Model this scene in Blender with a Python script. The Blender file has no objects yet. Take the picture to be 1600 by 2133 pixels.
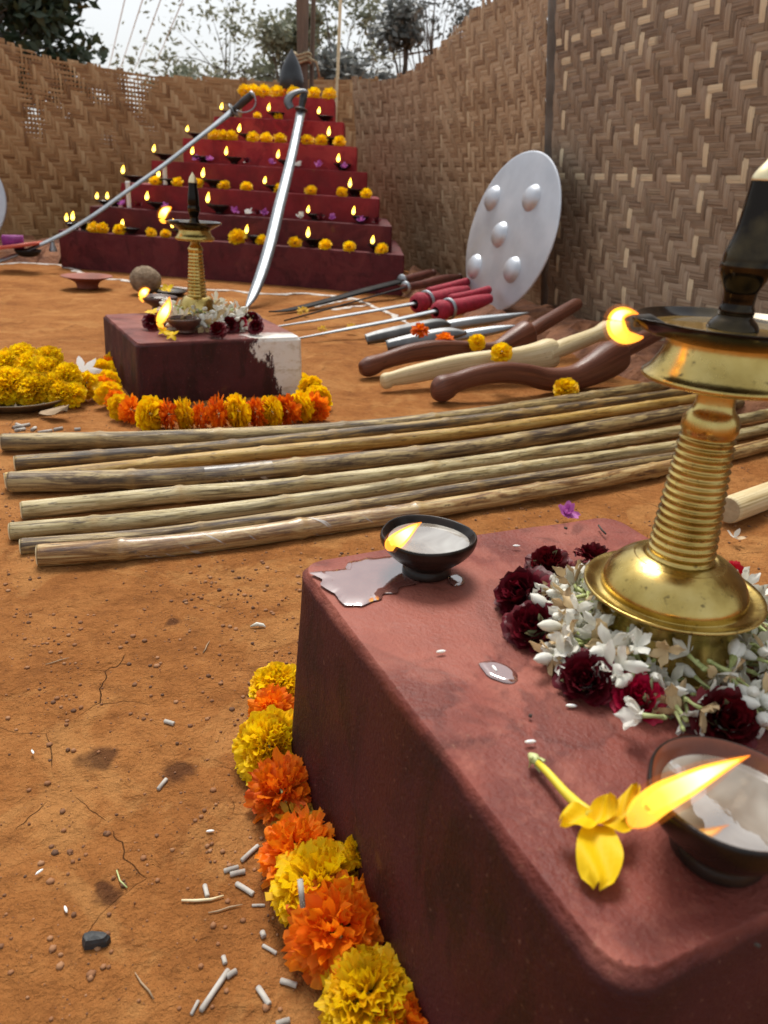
import bpy, math, random
from mathutils import Vector as V, Matrix, noise
random.seed(7)
PI = math.pi
S = bpy.context.scene
COL = S.collection
R = random.uniform
# ------------------------------------------------------------------ camera
H, TH, RO, F = .5, math.radians(23), math.radians(3.4), 1600.
FW = V((0, math.cos(TH), -math.sin(TH)))
U0 = V((0, math.sin(TH), math.cos(TH)))
RI = math.cos(RO)*V((1, 0, 0)) + math.sin(RO)*U0
UP = -math.sin(RO)*V((1, 0, 0)) + math.cos(RO)*U0
CAM = V((0, 0, H))
def ray(x, y): return RI*((x-800)/F) + UP*((1066.5-y)/F) + FW
def G(x, y, z=0.):
    d = ray(x, y); return CAM + d*((z-H)/d.z)
def D(x, y, Y):
    d = ray(x, y); return CAM + d*(Y/d.y)
def depth(p): return (V(p)-CAM).dot(FW)
def px(p, n): return n*depth(p)/F          # n photo pixels at point p, in metres
cd = bpy.data.cameras.new('camera'); cam = bpy.data.objects.new('camera', cd); COL.objects.link(cam)
cam.matrix_world = Matrix(((RI.x, UP.x, -FW.x, 0), (RI.y, UP.y, -FW.y, 0), (RI.z, UP.z, -FW.z, H), (0, 0, 0, 1)))
cd.sensor_fit = 'HORIZONTAL'; cd.sensor_width = 36; cd.lens = 36; cd.clip_start = .01; cd.clip_end = 3000
cd.dof.use_dof = True; cd.dof.focus_distance = .8; cd.dof.aperture_fstop = 14
S.camera = cam
# ------------------------------------------------------------------ materials
def lin(h):
    return tuple(((c/255)/12.92 if c/255 < .04045 else ((c/255+.055)/1.055)**2.4) for c in h)
class N:
    def __init__(s, name):
        s.m = bpy.data.materials.new(name); s.m.use_nodes = True
        s.t = s.m.node_tree; s.t.nodes.clear()
        s.out = s.t.nodes.new('ShaderNodeOutputMaterial')
    def n(s, typ, **kw):
        nd = s.t.nodes.new('ShaderNode'+typ)
        for k, v in kw.items():
            if k.startswith('_'): setattr(nd, k[1:], v)
            else:
                key = int(k[1:]) if k[0] == 'i' and k[1:].isdigit() else k.replace('__', ' ')
                s.set(nd, key, v)
        return nd
    def set(s, nd, key, v):
        i = nd.inputs[key]
        if isinstance(v, bpy.types.NodeSocket): s.t.links.new(v, i)
        else:
            if i.type == 'RGBA' and len(v) == 3: v = (*v, 1)
            i.default_value = v
    def noise(s, vec, scale, detail=4, rough=.55, dist=0):
        return s.n('TexNoise', Vector=vec, Scale=scale, Detail=detail, Roughness=rough, Distortion=dist).outputs['Fac']
    def ramp(s, fac, stops):
        r = s.n('ValToRGB', Fac=fac); e = r.color_ramp.elements
        while len(e) < len(stops): e.new(.5)
        for i, (p, c) in enumerate(stops):
            e[i].position = p; e[i].color = (*c, 1) if isinstance(c, tuple) else (c, c, c, 1)
        return r.outputs['Color']
    def mix(s, fac, a, b, mode='MIX'):
        x = s.n('Mix', _data_type='RGBA', _blend_type=mode)
        s.set(x, 0, fac); s.set(x, 6, a); s.set(x, 7, b); return x.outputs[2]
    def math(s, op, a, b=0., c=0.):
        return s.n('Math', _operation=op, i0=a, i1=b, i2=c).outputs[0]
    def co(s, what='Object'): return s.n('TexCoord').outputs[what]
    def mapv(s, vec, scale=(1, 1, 1), loc=(0, 0, 0)):
        return s.n('Mapping', Vector=vec, Scale=scale, Location=loc).outputs[0]
    def bump(s, h, strength=.5, dist=.01, normal=None):
        b = s.n('Bump', Height=h, Strength=strength, Distance=dist)
        if normal is not None: s.set(b, 'Normal', normal)
        return b.outputs[0]
    def bsdf(s, **kw):
        p = s.n('BsdfPrincipled', **kw); s.t.links.new(p.outputs[0], s.out.inputs[0]); return p
    def surf(s, sock): s.t.links.new(sock, s.out.inputs[0])
def pm(name, c1, c2=None, scale=20, rough=.6, metal=0., bump=0., bscale=None, stretch=(1, 1, 1), sss=0., spec=.5, detail=5, lo=.35, hi=.65, dist=.004, r2=None):
    a = N(name); v = a.mapv(a.co(), stretch); f = a.noise(v, scale, detail)
    col = a.ramp(f, [(lo, c1), (hi, c2 or c1)])
    kw = dict(Base__Color=col, Roughness=rough if r2 is None else a.ramp(a.noise(v, scale*.7, 3), [(.35, rough), (.65, r2)]), Metallic=metal)
    p = a.bsdf(**kw); p.inputs['Specular IOR Level'].default_value = spec
    if bump: a.set(p, 'Normal', a.bump(a.noise(v, bscale or scale*2, 5), bump, dist))
    if sss:
        p.inputs['Subsurface Weight'].default_value = sss; p.inputs['Subsurface Radius'].default_value = (.01, .006, .003); p.inputs['Subsurface Scale'].default_value = .5
    return a.m
def petal_mat(name, c1, c2, c3=None, trans=.42, rough=.55, mn=0.):
    a = N(name); at = a.n('Attribute', _attribute_name='tint').outputs
    sep = a.n('SeparateColor', Color=at['Color']).outputs
    f = a.math('ADD', a.math('MULTIPLY', sep[0], .75), a.math('MULTIPLY', a.noise(a.co(), 160, 3), .25))
    col = a.ramp(f, [(.1, c1), (.6, c2)])
    if c3: col = a.mix(a.ramp(sep[1], [(.80, 0.), (1., 1.)]), col, c3)
    oi = a.n('ObjectInfo').outputs['Random']
    hs = a.n('HueSaturation', Color=col, Value=a.math('MULTIPLY_ADD', oi, .2, .9), Hue=a.math('MULTIPLY_ADD', oi, .012, .494)).outputs[0]
    p = a.n('BsdfPrincipled', Base__Color=hs, Roughness=rough); p.inputs['Specular IOR Level'].default_value = .3
    t = a.n('BsdfTranslucent', Color=hs)
    m = a.n('MixShader', Fac=trans); a.t.links.new(p.outputs[0], m.inputs[1]); a.t.links.new(t.outputs[0], m.inputs[2])
    a.surf(m.outputs[0]); return a.m
M = {}
M['yellow'] = petal_mat('marigold_yellow', (.95, .55, .003), (.98, .71, .005), trans=.5)
M['orange'] = petal_mat('marigold_orange', (.80, .14, .004), (.94, .27, .008), trans=.5)
M['dried'] = petal_mat('marigold_dried', (.45, .26, .02), (.75, .5, .04))
M['rose'] = petal_mat('rose_dark', (.040, .0012, .0035), (.120, .003, .011), trans=.12, rough=.5)
M['rose_bright'] = petal_mat('rose_bright', (.28, .003, .018), (.46, .007, .036), trans=.15, rough=.45)
M['jas'] = petal_mat('jasmine_white', (.64, .62, .52), (.78, .77, .70), (.55, .40, .22), trans=.25)
M['purple'] = petal_mat('petal_purple', (.34, .06, .30), (.55, .18, .52), trans=.3)
M['whitef'] = petal_mat('petal_white', (.80, .79, .76), (.85, .84, .82), trans=.3)
M['bellflower'] = petal_mat('allamanda_yellow', (.78, .50, .004), (.90, .62, .006), trans=.35, rough=.55)
M['stem'] = pm('pale_green_stem', (.34, .40, .13), (.50, .54, .24), 60, .5)
M['stem_yel'] = pm('yellow_stem', (.62, .50, .03), (.70, .58, .04), 40, .45)
M['green'] = pm('calyx_green', (.05, .11, .03), (.12, .20, .05), 60, .5)
M['sepal'] = pm('sepal_green', (.22, .27, .12), (.42, .44, .24), 50, .5)
M['clay'] = pm('dark_clay', (.006, .0045, .004), (.020, .011, .008), 30, .22, bump=.25, bscale=90, r2=.40, dist=.002, spec=.28)
M['clay_red'] = pm('red_clay', (.30, .08, .035), (.17, .045, .022), 25, .5, bump=.3, bscale=90, dist=.002)
M['clay_brown'] = pm('brown_clay', (.055, .025, .018), (.11, .05, .034), 30, .4, bump=.2, bscale=90, dist=.002)
M['clay_inner'] = pm('lamp_inner_clay', (.17, .048, .020), (.08, .022, .012), 25, .3, bump=.2, bscale=90, dist=.002)
M['terracotta'] = pm('terracotta', (.28, .075, .045), (.18, .05, .03), 14, .75, bump=.2)
M['wick'] = pm('burnt_wick', (.02, .017, .015), (.06, .05, .04), 90, .9)
M['charcoal'] = pm('charcoal', (.018, .02, .022), (.035, .038, .04), 60, .6, bump=.5, bscale=150)
M['ash'] = pm('incense_ash', (.27, .24, .21), (.50, .47, .42), 60, .9, bump=.3, bscale=400, dist=.001)
M['rice'] = pm('rice', (.82, .80, .76), (.85, .84, .80), 200, .4, sss=.2)
M['steel'] = pm('steel_blade', (.38, .41, .44), (.31, .34, .37), 8, .50, 1., bump=.05, bscale=60, stretch=(1, 1, 6), r2=.6)
M['steel_dark'] = pm('dark_steel', (.13, .135, .14), (.22, .225, .23), 12, .45, 1., r2=.6)
M['black_steel'] = pm('black_steel', (.008, .008, .009), (.02, .019, .019), 14, .5, .0, spec=.12)
M['alu'] = pm('aluminium', (.60, .63, .68), (.48, .51, .56), 6, .48, .75, bump=.10, bscale=30, r2=.62)
M['hilt'] = pm('hilt_wood', (.075, .022, .02), (.13, .04, .032), 25, .35, stretch=(1, 1, .3))
M['hilt_black'] = pm('hilt_black', (.015, .015, .017), (.04, .04, .045), 30, .4)
M['redcloth'] = pm('red_cloth', (.24, .006, .02), (.38, .012, .04), 60, .75, bump=.6, bscale=220, dist=.003)
def wood_uv(name, c1, c2, c3, rough):
    a = N(name); uv = a.co('UV'); xyz = a.n('SeparateXYZ', Vector=uv).outputs; ang = a.math('MULTIPLY', xyz[1], 2*PI)
    cv = lambda su, sv: a.n('CombineXYZ', X=a.math('MULTIPLY', xyz[0], su), Y=a.math('MULTIPLY', a.math('SINE', ang), sv), Z=a.math('ADD', a.math('MULTIPLY', a.math('COSINE', ang), sv), a.math('MULTIPLY', a.n('ObjectInfo').outputs['Random'], 31.))).outputs[0]
    f = a.math('ADD', a.math('MULTIPLY', a.noise(cv(3.5, 9.), 1., 6, .65, .5), .6), a.math('MULTIPLY', a.noise(cv(5., 1.2), 1., 5, .6), .45))
    c = a.ramp(f, [(.40, c1), (.52, c2), (.66, c3)])
    c = a.mix(a.ramp(a.noise(cv(60., 7.), 1., 4), [(.64, 0.), (.70, .5)]), c, tuple(x*.45 for x in c1))
    p = a.bsdf(Base__Color=c, Roughness=a.ramp(a.noise(cv(9., 2.), 1., 4), [(.35, rough), (.65, rough+.2)])); p.inputs['Specular IOR Level'].default_value = .35
    a.set(p, 'Normal', a.bump(a.noise(cv(5., 16.), 1., 5), .3, .004)); return a.m
M['club_pale'] = wood_uv('club_pale_wood', (.40, .29, .13), (.62, .50, .28), (.72, .62, .40), .42)
M['club_brown'] = wood_uv('club_brown_wood', (.055, .018, .011), (.125, .042, .024), (.20, .075, .043), .32)
M['pale_wood'] = pm('pale_wood', (.66, .55, .32), (.74, .64, .42), 12, .5, stretch=(.35, 3, 3), bump=.15, bscale=60)
M['brown_wood'] = pm('brown_wood', (.165, .055, .03), (.105, .034, .02), 10, .34, stretch=(.3, 3, 3), bump=.12, bscale=50)
M['post_wood'] = pm('post_wood', (.20, .14, .10), (.13, .09, .065), 14, .8, stretch=(3, 3, .3), bump=.4)
M['rope'] = pm('rope', (.42, .33, .20), (.30, .23, .13), 60, .9, bump=.5)
M['idol'] = pm('black_stone', (.012, .014, .018), (.035, .04, .048), 9, .38, bump=.15)
M['coconut'] = pm('coconut_husk', (.30, .22, .14), (.17, .115, .07), 40, .95, bump=1., bscale=120, dist=.01)
M['tray'] = pm('tray_metal', (.30, .25, .18), (.2, .16, .11), 30, .35, .9)
M['wax'] = pm('white_wax', (.80, .80, .78), (.74, .74, .72), 20, .4, sss=.2)
M['leafdry'] = pm('dry_leaf', (.36, .25, .15), (.24, .16, .09), 40, .8, bump=.4)
M['chalk'] = pm('chalk_powder', (.58, .55, .52), (.38, .28, .20), 40, .95, lo=.4, hi=.7)
M['ledge'] = pm('laterite', (.30, .125, .055), (.15, .06, .033), 14, .9, bump=.8, bscale=50, dist=.015)
M['redboard'] = pm('red_board', (.62, .12, .07), (.5, .09, .06), 20, .5)
M['violet'] = pm('violet_cloth', (.16, .012, .13), (.24, .02, .2), 30, .7)
M['bark'] = pm('bark', (.10, .085, .07), (.16, .14, .12), 10, .9, bump=.6)
M['wire'] = pm('wire_grey', (.45, .46, .47), (.5, .5, .5), 5, .6)
def leaf_mat(name, c1, c2):
    a = N(name); at = a.n('Attribute', _attribute_name='tint').outputs['Color']
    sep = a.n('SeparateColor', Color=at).outputs
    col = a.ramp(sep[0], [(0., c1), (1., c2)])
    p = a.n('BsdfPrincipled', Base__Color=col, Roughness=.5); t = a.n('BsdfTranslucent', Color=col)
    m = a.n('MixShader', Fac=.3); a.t.links.new(p.outputs[0], m.inputs[1]); a.t.links.new(t.outputs[0], m.inputs[2]); a.surf(m.outputs[0]); return a.m
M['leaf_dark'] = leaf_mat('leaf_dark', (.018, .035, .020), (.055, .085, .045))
M['leaf_hazy'] = leaf_mat('leaf_hazy', (.13, .15, .10), (.27, .29, .20))  # middle trees: leaves paled, the haze is put into their colour
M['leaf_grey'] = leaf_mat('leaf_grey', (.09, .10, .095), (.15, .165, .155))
def brass():
    a = N('brass'); o = a.co(); f = a.noise(o, 28, 6)
    c = a.ramp(f, [(.3, (.27, .175, .040)), (.5, (.50, .365, .115)), (.75, (.66, .52, .21))])
    c = a.mix(a.ramp(a.noise(o, 190, 4), [(.62, 0.), (.72, .75)]), c, (.10, .07, .03))
    r = a.ramp(a.noise(o, 40, 5), [(.3, .17), (.7, .34)])
    p = a.bsdf(Base__Color=c, Metallic=1., Roughness=r)
    a.set(p, 'Normal', a.bump(a.noise(o, 90, 4), .08, .003)); return a.m
def brass_soot():
    a = N('sooty_brass'); o = a.co(); f = a.noise(o, 22, 5)
    c = a.ramp(f, [(.48, (.016, .013, .011)), (.62, (.06, .045, .024)), (.78, (.24, .18, .08))])
    p = a.bsdf(Base__Color=c, Metallic=.85, Roughness=a.ramp(a.noise(o, 30, 4), [(.3, .07), (.7, .22)]))
    return a.m
M['brass'] = brass(); M['soot'] = brass_soot()
M['brass_tip'] = pm('worn_brass_tip', (.80, .70, .46), (.70, .60, .36), 30, .38, 1.)
def oil(name, col, ior=1.47, rough=.03, bumpy=.04, c2=None, sc=60):
    a = N(name); o = a.co()
    cc = a.ramp(a.noise(o, sc, 3, dist=1.), [(.4, col), (.6, c2 or col)])
    p = a.bsdf(Base__Color=cc, Roughness=rough); p.inputs['IOR'].default_value = ior
    a.set(p, 'Normal', a.bump(a.noise(o, 70, 3), bumpy, .004)); return a.m
M['oil_milk'] = oil('milky_oil', (.16, .13, .10), 3.2, .025, .022, (.38, .36, .32), 14)
M['oil_dark'] = oil('dark_oil', (.05, .028, .014), 1.5, .03)
M['oil_brass'] = oil('lamp_oil', (.16, .10, .025), 1.6, .02)
M['puddle'] = oil('spilled_oil', (.14, .045, .035), 3.3, .05, .03, (.18, .075, .06), 30)
def flame(name, stops, es, transp, axis='Generated'):
    a = N(name); at = a.n('Attribute', _attribute_name='tint').outputs['Color']
    sep = a.n('SeparateColor', Color=at).outputs
    e = a.n('Emission', Color=a.ramp(sep[0], stops), Strength=es)
    if transp:
        t = a.n('BsdfTransparent'); m = a.n('MixShader', Fac=1-transp)
        a.t.links.new(t.outputs[0], m.inputs[1]); a.t.links.new(e.outputs[0], m.inputs[2]); a.surf(m.outputs[0])
    else: a.surf(e.outputs[0])
    return a.m
M['flame'] = flame('flame_glow', [(0, (1, .28, .03)), (.35, (1, .50, .04)), (.7, (1, .45, .03)), (1, (1, .22, .02))], 1.25, .5)
M['flame_aura'] = flame('flame_aura', [(0, (1, .25, .03)), (1, (1, .22, .02))], .5, .93)
M['flame_core'] = flame('flame_core', [(0, (1, .24, .02)), (.16, (1, .34, .03)), (.34, (1, .68, .14)), (.62, (1, .84, .42)), (1, (1, .42, .05))], 2.4, 0)
M['flame_far'] = flame('flame_far', [(0, (1, .50, .04)), (.4, (1, .72, .14)), (.8, (1, .60, .06)), (1, (1, .45, .03))], 2.4, 0)
def oxide(name, top, dark, dust, patch=False, wet=.45, side=None, zt=.2, spec=.22):
    a = N(name); o = a.co(); f = a.noise(o, 7, 7, .62)
    c = a.ramp(f, [(.3, dark), (.52, top), (.74, dust)])
    c = a.mix(a.ramp(a.noise(a.mapv(o, (3, 3, 1.1)), 9, 6, .6, .6), [(.56, 0.), (.70, .6)]), c, tuple(x*.5 for x in dark))
    c = a.mix(a.ramp(a.noise(o, 70, 6, .7), [(.55, 0.), (.68, .35)]), c, dust)
    tide = a.noise(o, 5.5, 4, .55, .9)
    c = a.mix(a.ramp(tide, [(.575, 0.), (.60, .55), (.64, .30), (.80, .5)]), c, tuple(x*.62 for x in dark))
    c = a.mix(a.ramp(a.noise(a.mapv(o, (9, 1.2, 1)), 22, 4, .6), [(.66, 0.), (.70, .35)]), c, dust)
    c = a.mix(a.ramp(a.noise(o, 4.5, 5, .6, 1.2), [(.52, 0.), (.57, .35)]), c, tuple(x*1.25 for x in dust))
    if side:      # flanks: maroon coat, darkened further by painting their shade into the colour
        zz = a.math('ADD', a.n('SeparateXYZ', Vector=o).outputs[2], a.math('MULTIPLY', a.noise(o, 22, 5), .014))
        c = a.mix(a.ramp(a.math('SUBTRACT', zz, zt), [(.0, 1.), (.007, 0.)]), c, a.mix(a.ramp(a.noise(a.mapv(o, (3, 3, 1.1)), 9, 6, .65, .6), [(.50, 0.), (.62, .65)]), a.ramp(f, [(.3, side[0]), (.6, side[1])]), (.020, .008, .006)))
    c = a.mix(a.ramp(a.noise(o, 16, 5), [(.66, 0.), (.76, .4)]), c, (.19, .085, .02))
    c = a.mix(a.ramp(a.noise(o, 260, 3), [(.66, 0.), (.74, .55)]), c, (.24, .12, .08))
    h = a.math('ADD', a.noise(o, 330, 4), a.math('MULTIPLY', a.noise(o, 45, 5), 1.5))
    rough = a.ramp(a.noise(o, 13, 5), [(.35, wet), (.65, wet+.22)])
    if patch:
        xyz = a.n('SeparateXYZ', Vector=o).outputs
        q = a.math('ADD', a.math('SUBTRACT', xyz[0], a.math('MULTIPLY', xyz[2], -.55)), a.math('MULTIPLY', a.noise(a.mapv(o, (1, 1, .45)), 24, 8, .8), .26))
        msk = a.math('MULTIPLY', a.ramp(q, [(.482, 0.), (.492, 1.)]), a.ramp(a.math('ADD', xyz[1], a.math('MULTIPLY', a.noise(o, 30, 6, .7), .08)), [(.07, 1.), (.11, 0.)]))
        wc = a.ramp(a.noise(a.mapv(o, (1, 1, 2)), 26, 7, .7), [(.35, (.56, .50, .40)), (.5, (.74, .72, .68))])
        c = a.mix(msk, c, wc); h = a.math('ADD', h, a.math('MULTIPLY', msk, .6))
    p = a.bsdf(Base__Color=c, Roughness=rough); p.inputs['Specular IOR Level'].default_value = spec
    a.set(p, 'Normal', a.bump(h, .4, .004)); return a.m
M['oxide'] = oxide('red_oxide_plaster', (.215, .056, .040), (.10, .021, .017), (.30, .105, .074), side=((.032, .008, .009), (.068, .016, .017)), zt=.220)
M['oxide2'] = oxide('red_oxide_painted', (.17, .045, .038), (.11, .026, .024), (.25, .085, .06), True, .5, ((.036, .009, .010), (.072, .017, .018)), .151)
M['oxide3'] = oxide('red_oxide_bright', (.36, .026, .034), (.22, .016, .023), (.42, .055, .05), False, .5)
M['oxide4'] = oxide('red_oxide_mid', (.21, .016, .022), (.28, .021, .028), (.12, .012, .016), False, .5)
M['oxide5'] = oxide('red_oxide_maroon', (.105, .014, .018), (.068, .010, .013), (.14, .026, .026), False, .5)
def strips(name, c1, c2, c3, pale):
    a = N(name); uv = a.co('UV'); at = a.n('Attribute', _attribute_name='tint').outputs['Color']
    s = a.n('SeparateColor', Color=at).outputs; xyz = a.n('SeparateXYZ', Vector=uv).outputs
    cv = lambda su, sv: a.n('CombineXYZ', X=a.math('MULTIPLY', xyz[0], su), Y=a.math('MULTIPLY', xyz[1], sv), Z=a.math('MULTIPLY', s[0], 91.)).outputs[0]
    streak = a.noise(cv(5., 260.), 1., 5, .6); blot = a.noise(cv(14., 30.), 1., 4)
    f = a.math('ADD', a.math('MULTIPLY', streak, .85), a.math('ADD', a.math('MULTIPLY', s[1], .22), a.math('MULTIPLY', blot, .12)))
    c = a.ramp(f, [(.40, c1), (.56, c2), (.74, c3)])
    c = a.mix(a.math('MULTIPLY', s[2], a.ramp(streak, [(.3, .55), (.6, 1.)])), c, pale)
    p = a.bsdf(Base__Color=c, Roughness=.62)
    a.set(p, 'Normal', a.bump(a.noise(cv(5., 260.), 1., 4), .55, .004)); return a.m
M['mat_warm'] = strips('bamboo_strips_warm', (.14, .060, .018), (.36, .185, .066), (.54, .35, .17), (.60, .42, .22))
M['mat_mid'] = strips('bamboo_strips_mid', (.13, .067, .028), (.34, .21, .11), (.55, .40, .25), (.62, .49, .31))
M['mat_grey'] = strips('bamboo_strips_grey', (.095, .060, .036), (.225, .156, .10), (.37, .285, .205), (.72, .60, .40))
def pole_mat(name, c1, c2, c3):
    a = N(name); uv = a.co('UV'); at = a.n('Attribute', _attribute_name='tint').outputs['Color']
    s = a.n('SeparateColor', Color=at).outputs; xyz = a.n('SeparateXYZ', Vector=uv).outputs
    ang = a.math('MULTIPLY', xyz[1], 2*PI)
    cv = lambda su, sv: a.n('CombineXYZ', X=a.math('MULTIPLY', xyz[0], su), Y=a.math('MULTIPLY', a.math('SINE', ang), sv), Z=a.math('ADD', a.math('MULTIPLY', a.math('COSINE', ang), sv), a.math('MULTIPLY', a.n('ObjectInfo').outputs['Random'], 37.))).outputs[0]
    f = a.math('ADD', a.math('MULTIPLY', a.noise(cv(8., 1.3), 1., 7, .68, .8), .78), a.math('MULTIPLY', a.noise(cv(20., 6.), 1., 6, .7), .30))
    c = a.ramp(f, [(.42, c1), (.51, c2), (.60, c3)])
    c = a.mix(a.ramp(a.noise(cv(38., 3.2), 1., 6, .75), [(.57, 0.), (.63, .8)]), c, (.040, .024, .012))
    c = a.mix(a.math('MULTIPLY', s[0], .5), c, (.40, .27, .11))
    c = a.mix(a.ramp(a.noise(cv(5., .9), 1., 5, .6, 1.2), [(.54, 0.), (.60, .55)]), c, tuple(x*.8 for x in c1))
    c = a.n('HueSaturation', Color=c, Saturation=1.12, Value=.90, Hue=.494).outputs[0]
    p = a.bsdf(Base__Color=c, Roughness=a.ramp(a.noise(cv(8., 3.), 1., 3), [(.4, .32), (.6, .55)]))
    a.set(p, 'Normal', a.bump(a.noise(cv(7., 30.), 1., 5), .35, .003)); return a.m
PM = [pole_mat('bamboo_a', (.060, .040, .022), (.22, .16, .075), (.50, .39, .19)), pole_mat('bamboo_b', (.040, .028, .019), (.12, .085, .050), (.42, .30, .12)),
      pole_mat('bamboo_c', (.20, .115, .030), (.46, .30, .095), (.60, .45, .18)), pole_mat('bamboo_d', (.036, .024, .015), (.135, .09, .048), (.46, .36, .18)),
      pole_mat('bamboo_e', (.11, .080, .038), (.42, .34, .165), (.64, .56, .34)), pole_mat('bamboo_f', (.09, .040, .014), (.30, .175, .068), (.58, .45, .23))]
def wrap_mat():
    a = N('clear_film'); uv = a.co('UV'); xyz = a.n('SeparateXYZ', Vector=uv).outputs
    ln = a.noise(a.n('CombineXYZ', X=a.math('ADD', a.math('MULTIPLY', xyz[0], 60.), a.math('MULTIPLY', xyz[1], 7.)), Y=a.math('MULTIPLY', xyz[1], 1.5)).outputs[0], 1., 4, .6)
    g = a.n('BsdfGlossy', Roughness=.28, Color=(.8, .8, .8)); t = a.n('BsdfTransparent'); d = a.n('BsdfDiffuse', Color=(.75, .74, .72))
    m = a.n('MixShader', Fac=.05); a.t.links.new(t.outputs[0], m.inputs[1]); a.t.links.new(g.outputs[0], m.inputs[2])
    m2 = a.n('MixShader', Fac=a.ramp(ln, [(.60, 0.), (.66, .5)])); a.t.links.new(m.outputs[0], m2.inputs[1]); a.t.links.new(d.outputs[0], m2.inputs[2])
    a.surf(m2.outputs[0]); return a.m
M['film'] = wrap_mat()
# ------------------------------------------------------------------ mesh helpers
class MB:
    def __init__(s): s.v = []; s.f = []; s.m = []; s.t = []; s.uv = {}
    def add(s, vs, fs, mi=0, tint=(0, 0, 0), uvs=None):
        o = len(s.v); s.v += [V(p) for p in vs]; s.t += [tint]*len(vs) if not isinstance(tint, list) else tint
        if uvs:
            for i, u in enumerate(uvs): s.uv[o+i] = u
        s.f += [tuple(o+i for i in f) for f in fs]; s.m += [mi]*len(fs)
    def grid(s, rows, mi=0, tint=(0, 0, 0), close=False, uvs=None):
        nr, nc = len(rows), len(rows[0]); fs = []
        for i in range(nr-1):
            for j in range(nc if close else nc-1):
                k = (j+1) % nc; fs.append((i*nc+j, i*nc+k, (i+1)*nc+k, (i+1)*nc+j))
        s.add([p for r in rows for p in r], fs, mi, tint, uvs)
    def tube(s, pts, rad, seg=12, mi=0, caps=True, tint=None, sx=1., up=V((0, 0, 1)), power=2.):
        pts = [V(p) for p in pts]; rows = []; tints = []; uvs = []; L = 0; n = len(pts)
        rad = rad if isinstance(rad, (list, tuple)) else [rad]*n
        for i, p in enumerate(pts):
            t = (pts[min(i+1, n-1)]-pts[max(i-1, 0)]).normalized()
            if i: L += (p-pts[i-1]).length
            a = t.cross(up)
            if a.length < 1e-4: a = t.cross(V((0, 1, 0)))
            a.normalize(); b = a.cross(t)
            row = []
            for j in range(seg):
                q = 2*PI*j/seg; c, d = math.cos(q), math.sin(q)
                if power != 2.: c = math.copysign(abs(c)**(2/power), c); d = math.copysign(abs(d)**(2/power), d)
                row.append(p+(a*c*sx+b*d)*rad[i]); uvs.append((L, j/seg))
            rows.append(row); tv = tint[i] if tint else (i/(n-1), 0, 0); tints += [tv]*seg
        base = len(s.v); s.grid(rows, mi, tints, True, uvs)
        if caps:
            for e, r in ((0, 0), (n-1, (n-1)*seg)):
                f = tuple(base+r+j for j in range(seg)); s.f.append(f if e else f[::-1]); s.m.append(mi)
    def lathe(s, prof, o, seg=48, mi=0, fn=None, axis=None, tint=(0, 0, 0)):
        ax = V(axis).normalized() if axis else V((0, 0, 1))
        a = ax.orthogonal().normalized() if axis else V((1, 0, 0)); b = ax.cross(a)
        rows = []
        for z, r in prof:
            row = []
            for j in range(seg):
                q = 2*PI*j/seg; rr, zz = (r, z) if fn is None else fn(r, z, q)
                row.append(V(o)+ax*zz+(a*math.cos(q)+b*math.sin(q))*max(rr, 1e-5))
            rows.append(row)
        s.grid(rows, mi, tint, True)
    def box(s, c, h, mi=0, rot=None):
        vs = [V((x*h[0], y*h[1], z*h[2])) for x in (-1, 1) for y in (-1, 1) for z in (-1, 1)]
        if rot: vs = [rot @ p for p in vs]
        s.add([p+V(c) for p in vs], [(0, 1, 3, 2), (4, 6, 7, 5), (0, 4, 5, 1), (2, 3, 7, 6), (0, 2, 6, 4), (1, 5, 7, 3)], mi)
ORG = {}
def obj(name, mb, mats, parent=None, origin=None, smooth=True):
    o0 = ORG[parent.name] if parent else V(origin) if origin is not None else V((0, 0, 0))
    me = bpy.data.meshes.new(name); me.from_pydata([p-o0 for p in mb.v], [], mb.f)
    for m in (mats if isinstance(mats, (list, tuple)) else [mats]): me.materials.append(M[m] if isinstance(m, str) else m)
    me.polygons.foreach_set('material_index', mb.m); me.polygons.foreach_set('use_smooth', [smooth]*len(mb.f))
    at = me.attributes.new('tint', 'FLOAT_COLOR', 'POINT'); at.data.foreach_set('color', [c for t in mb.t for c in (*t, 1)])
    if mb.uv:
        ul = me.uv_layers.new(name='UVMap'); li = [0]*len(me.loops); me.loops.foreach_get('vertex_index', li)
        ul.data.foreach_set('uv', [c for i in li for c in mb.uv.get(i, (0, 0))])
    me.update()
    o = bpy.data.objects.new(name, me); COL.objects.link(o)
    if parent: o.parent = parent
    else: o.location = o0
    ORG[o.name] = o0
    return o
def tag(o, label, cat, group=None, kind=None):
    if label: o['label'] = label
    if cat: o['category'] = cat
    if group: o['group'] = group
    if kind: o['kind'] = kind
    return o
def thing(name, loc, label, cat, group=None):
    o = bpy.data.objects.new(name, None); o.empty_display_size = .02; o.location = loc; COL.objects.link(o); ORG[o.name] = V(loc)
    return tag(o, label, cat, group)
def copy_tree(o, loc=None, rot=None, label=None, parent=None, scale=None):
    c = o.copy(); COL.objects.link(c)
    if parent: c.parent = parent
    if loc is not None: c.location = loc; ORG[c.name] = V(loc)
    if rot is not None: c.rotation_euler = rot
    if scale is not None: c.scale = scale if isinstance(scale, (tuple, list)) else (scale,)*3
    if label: c['label'] = label
    for ch in o.children: copy_tree(ch, parent=c)
    return c
def struct(name, mb, mats, smooth=True):
    return tag(obj(name, mb, mats, smooth=smooth), None, None, kind='structure')
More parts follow.
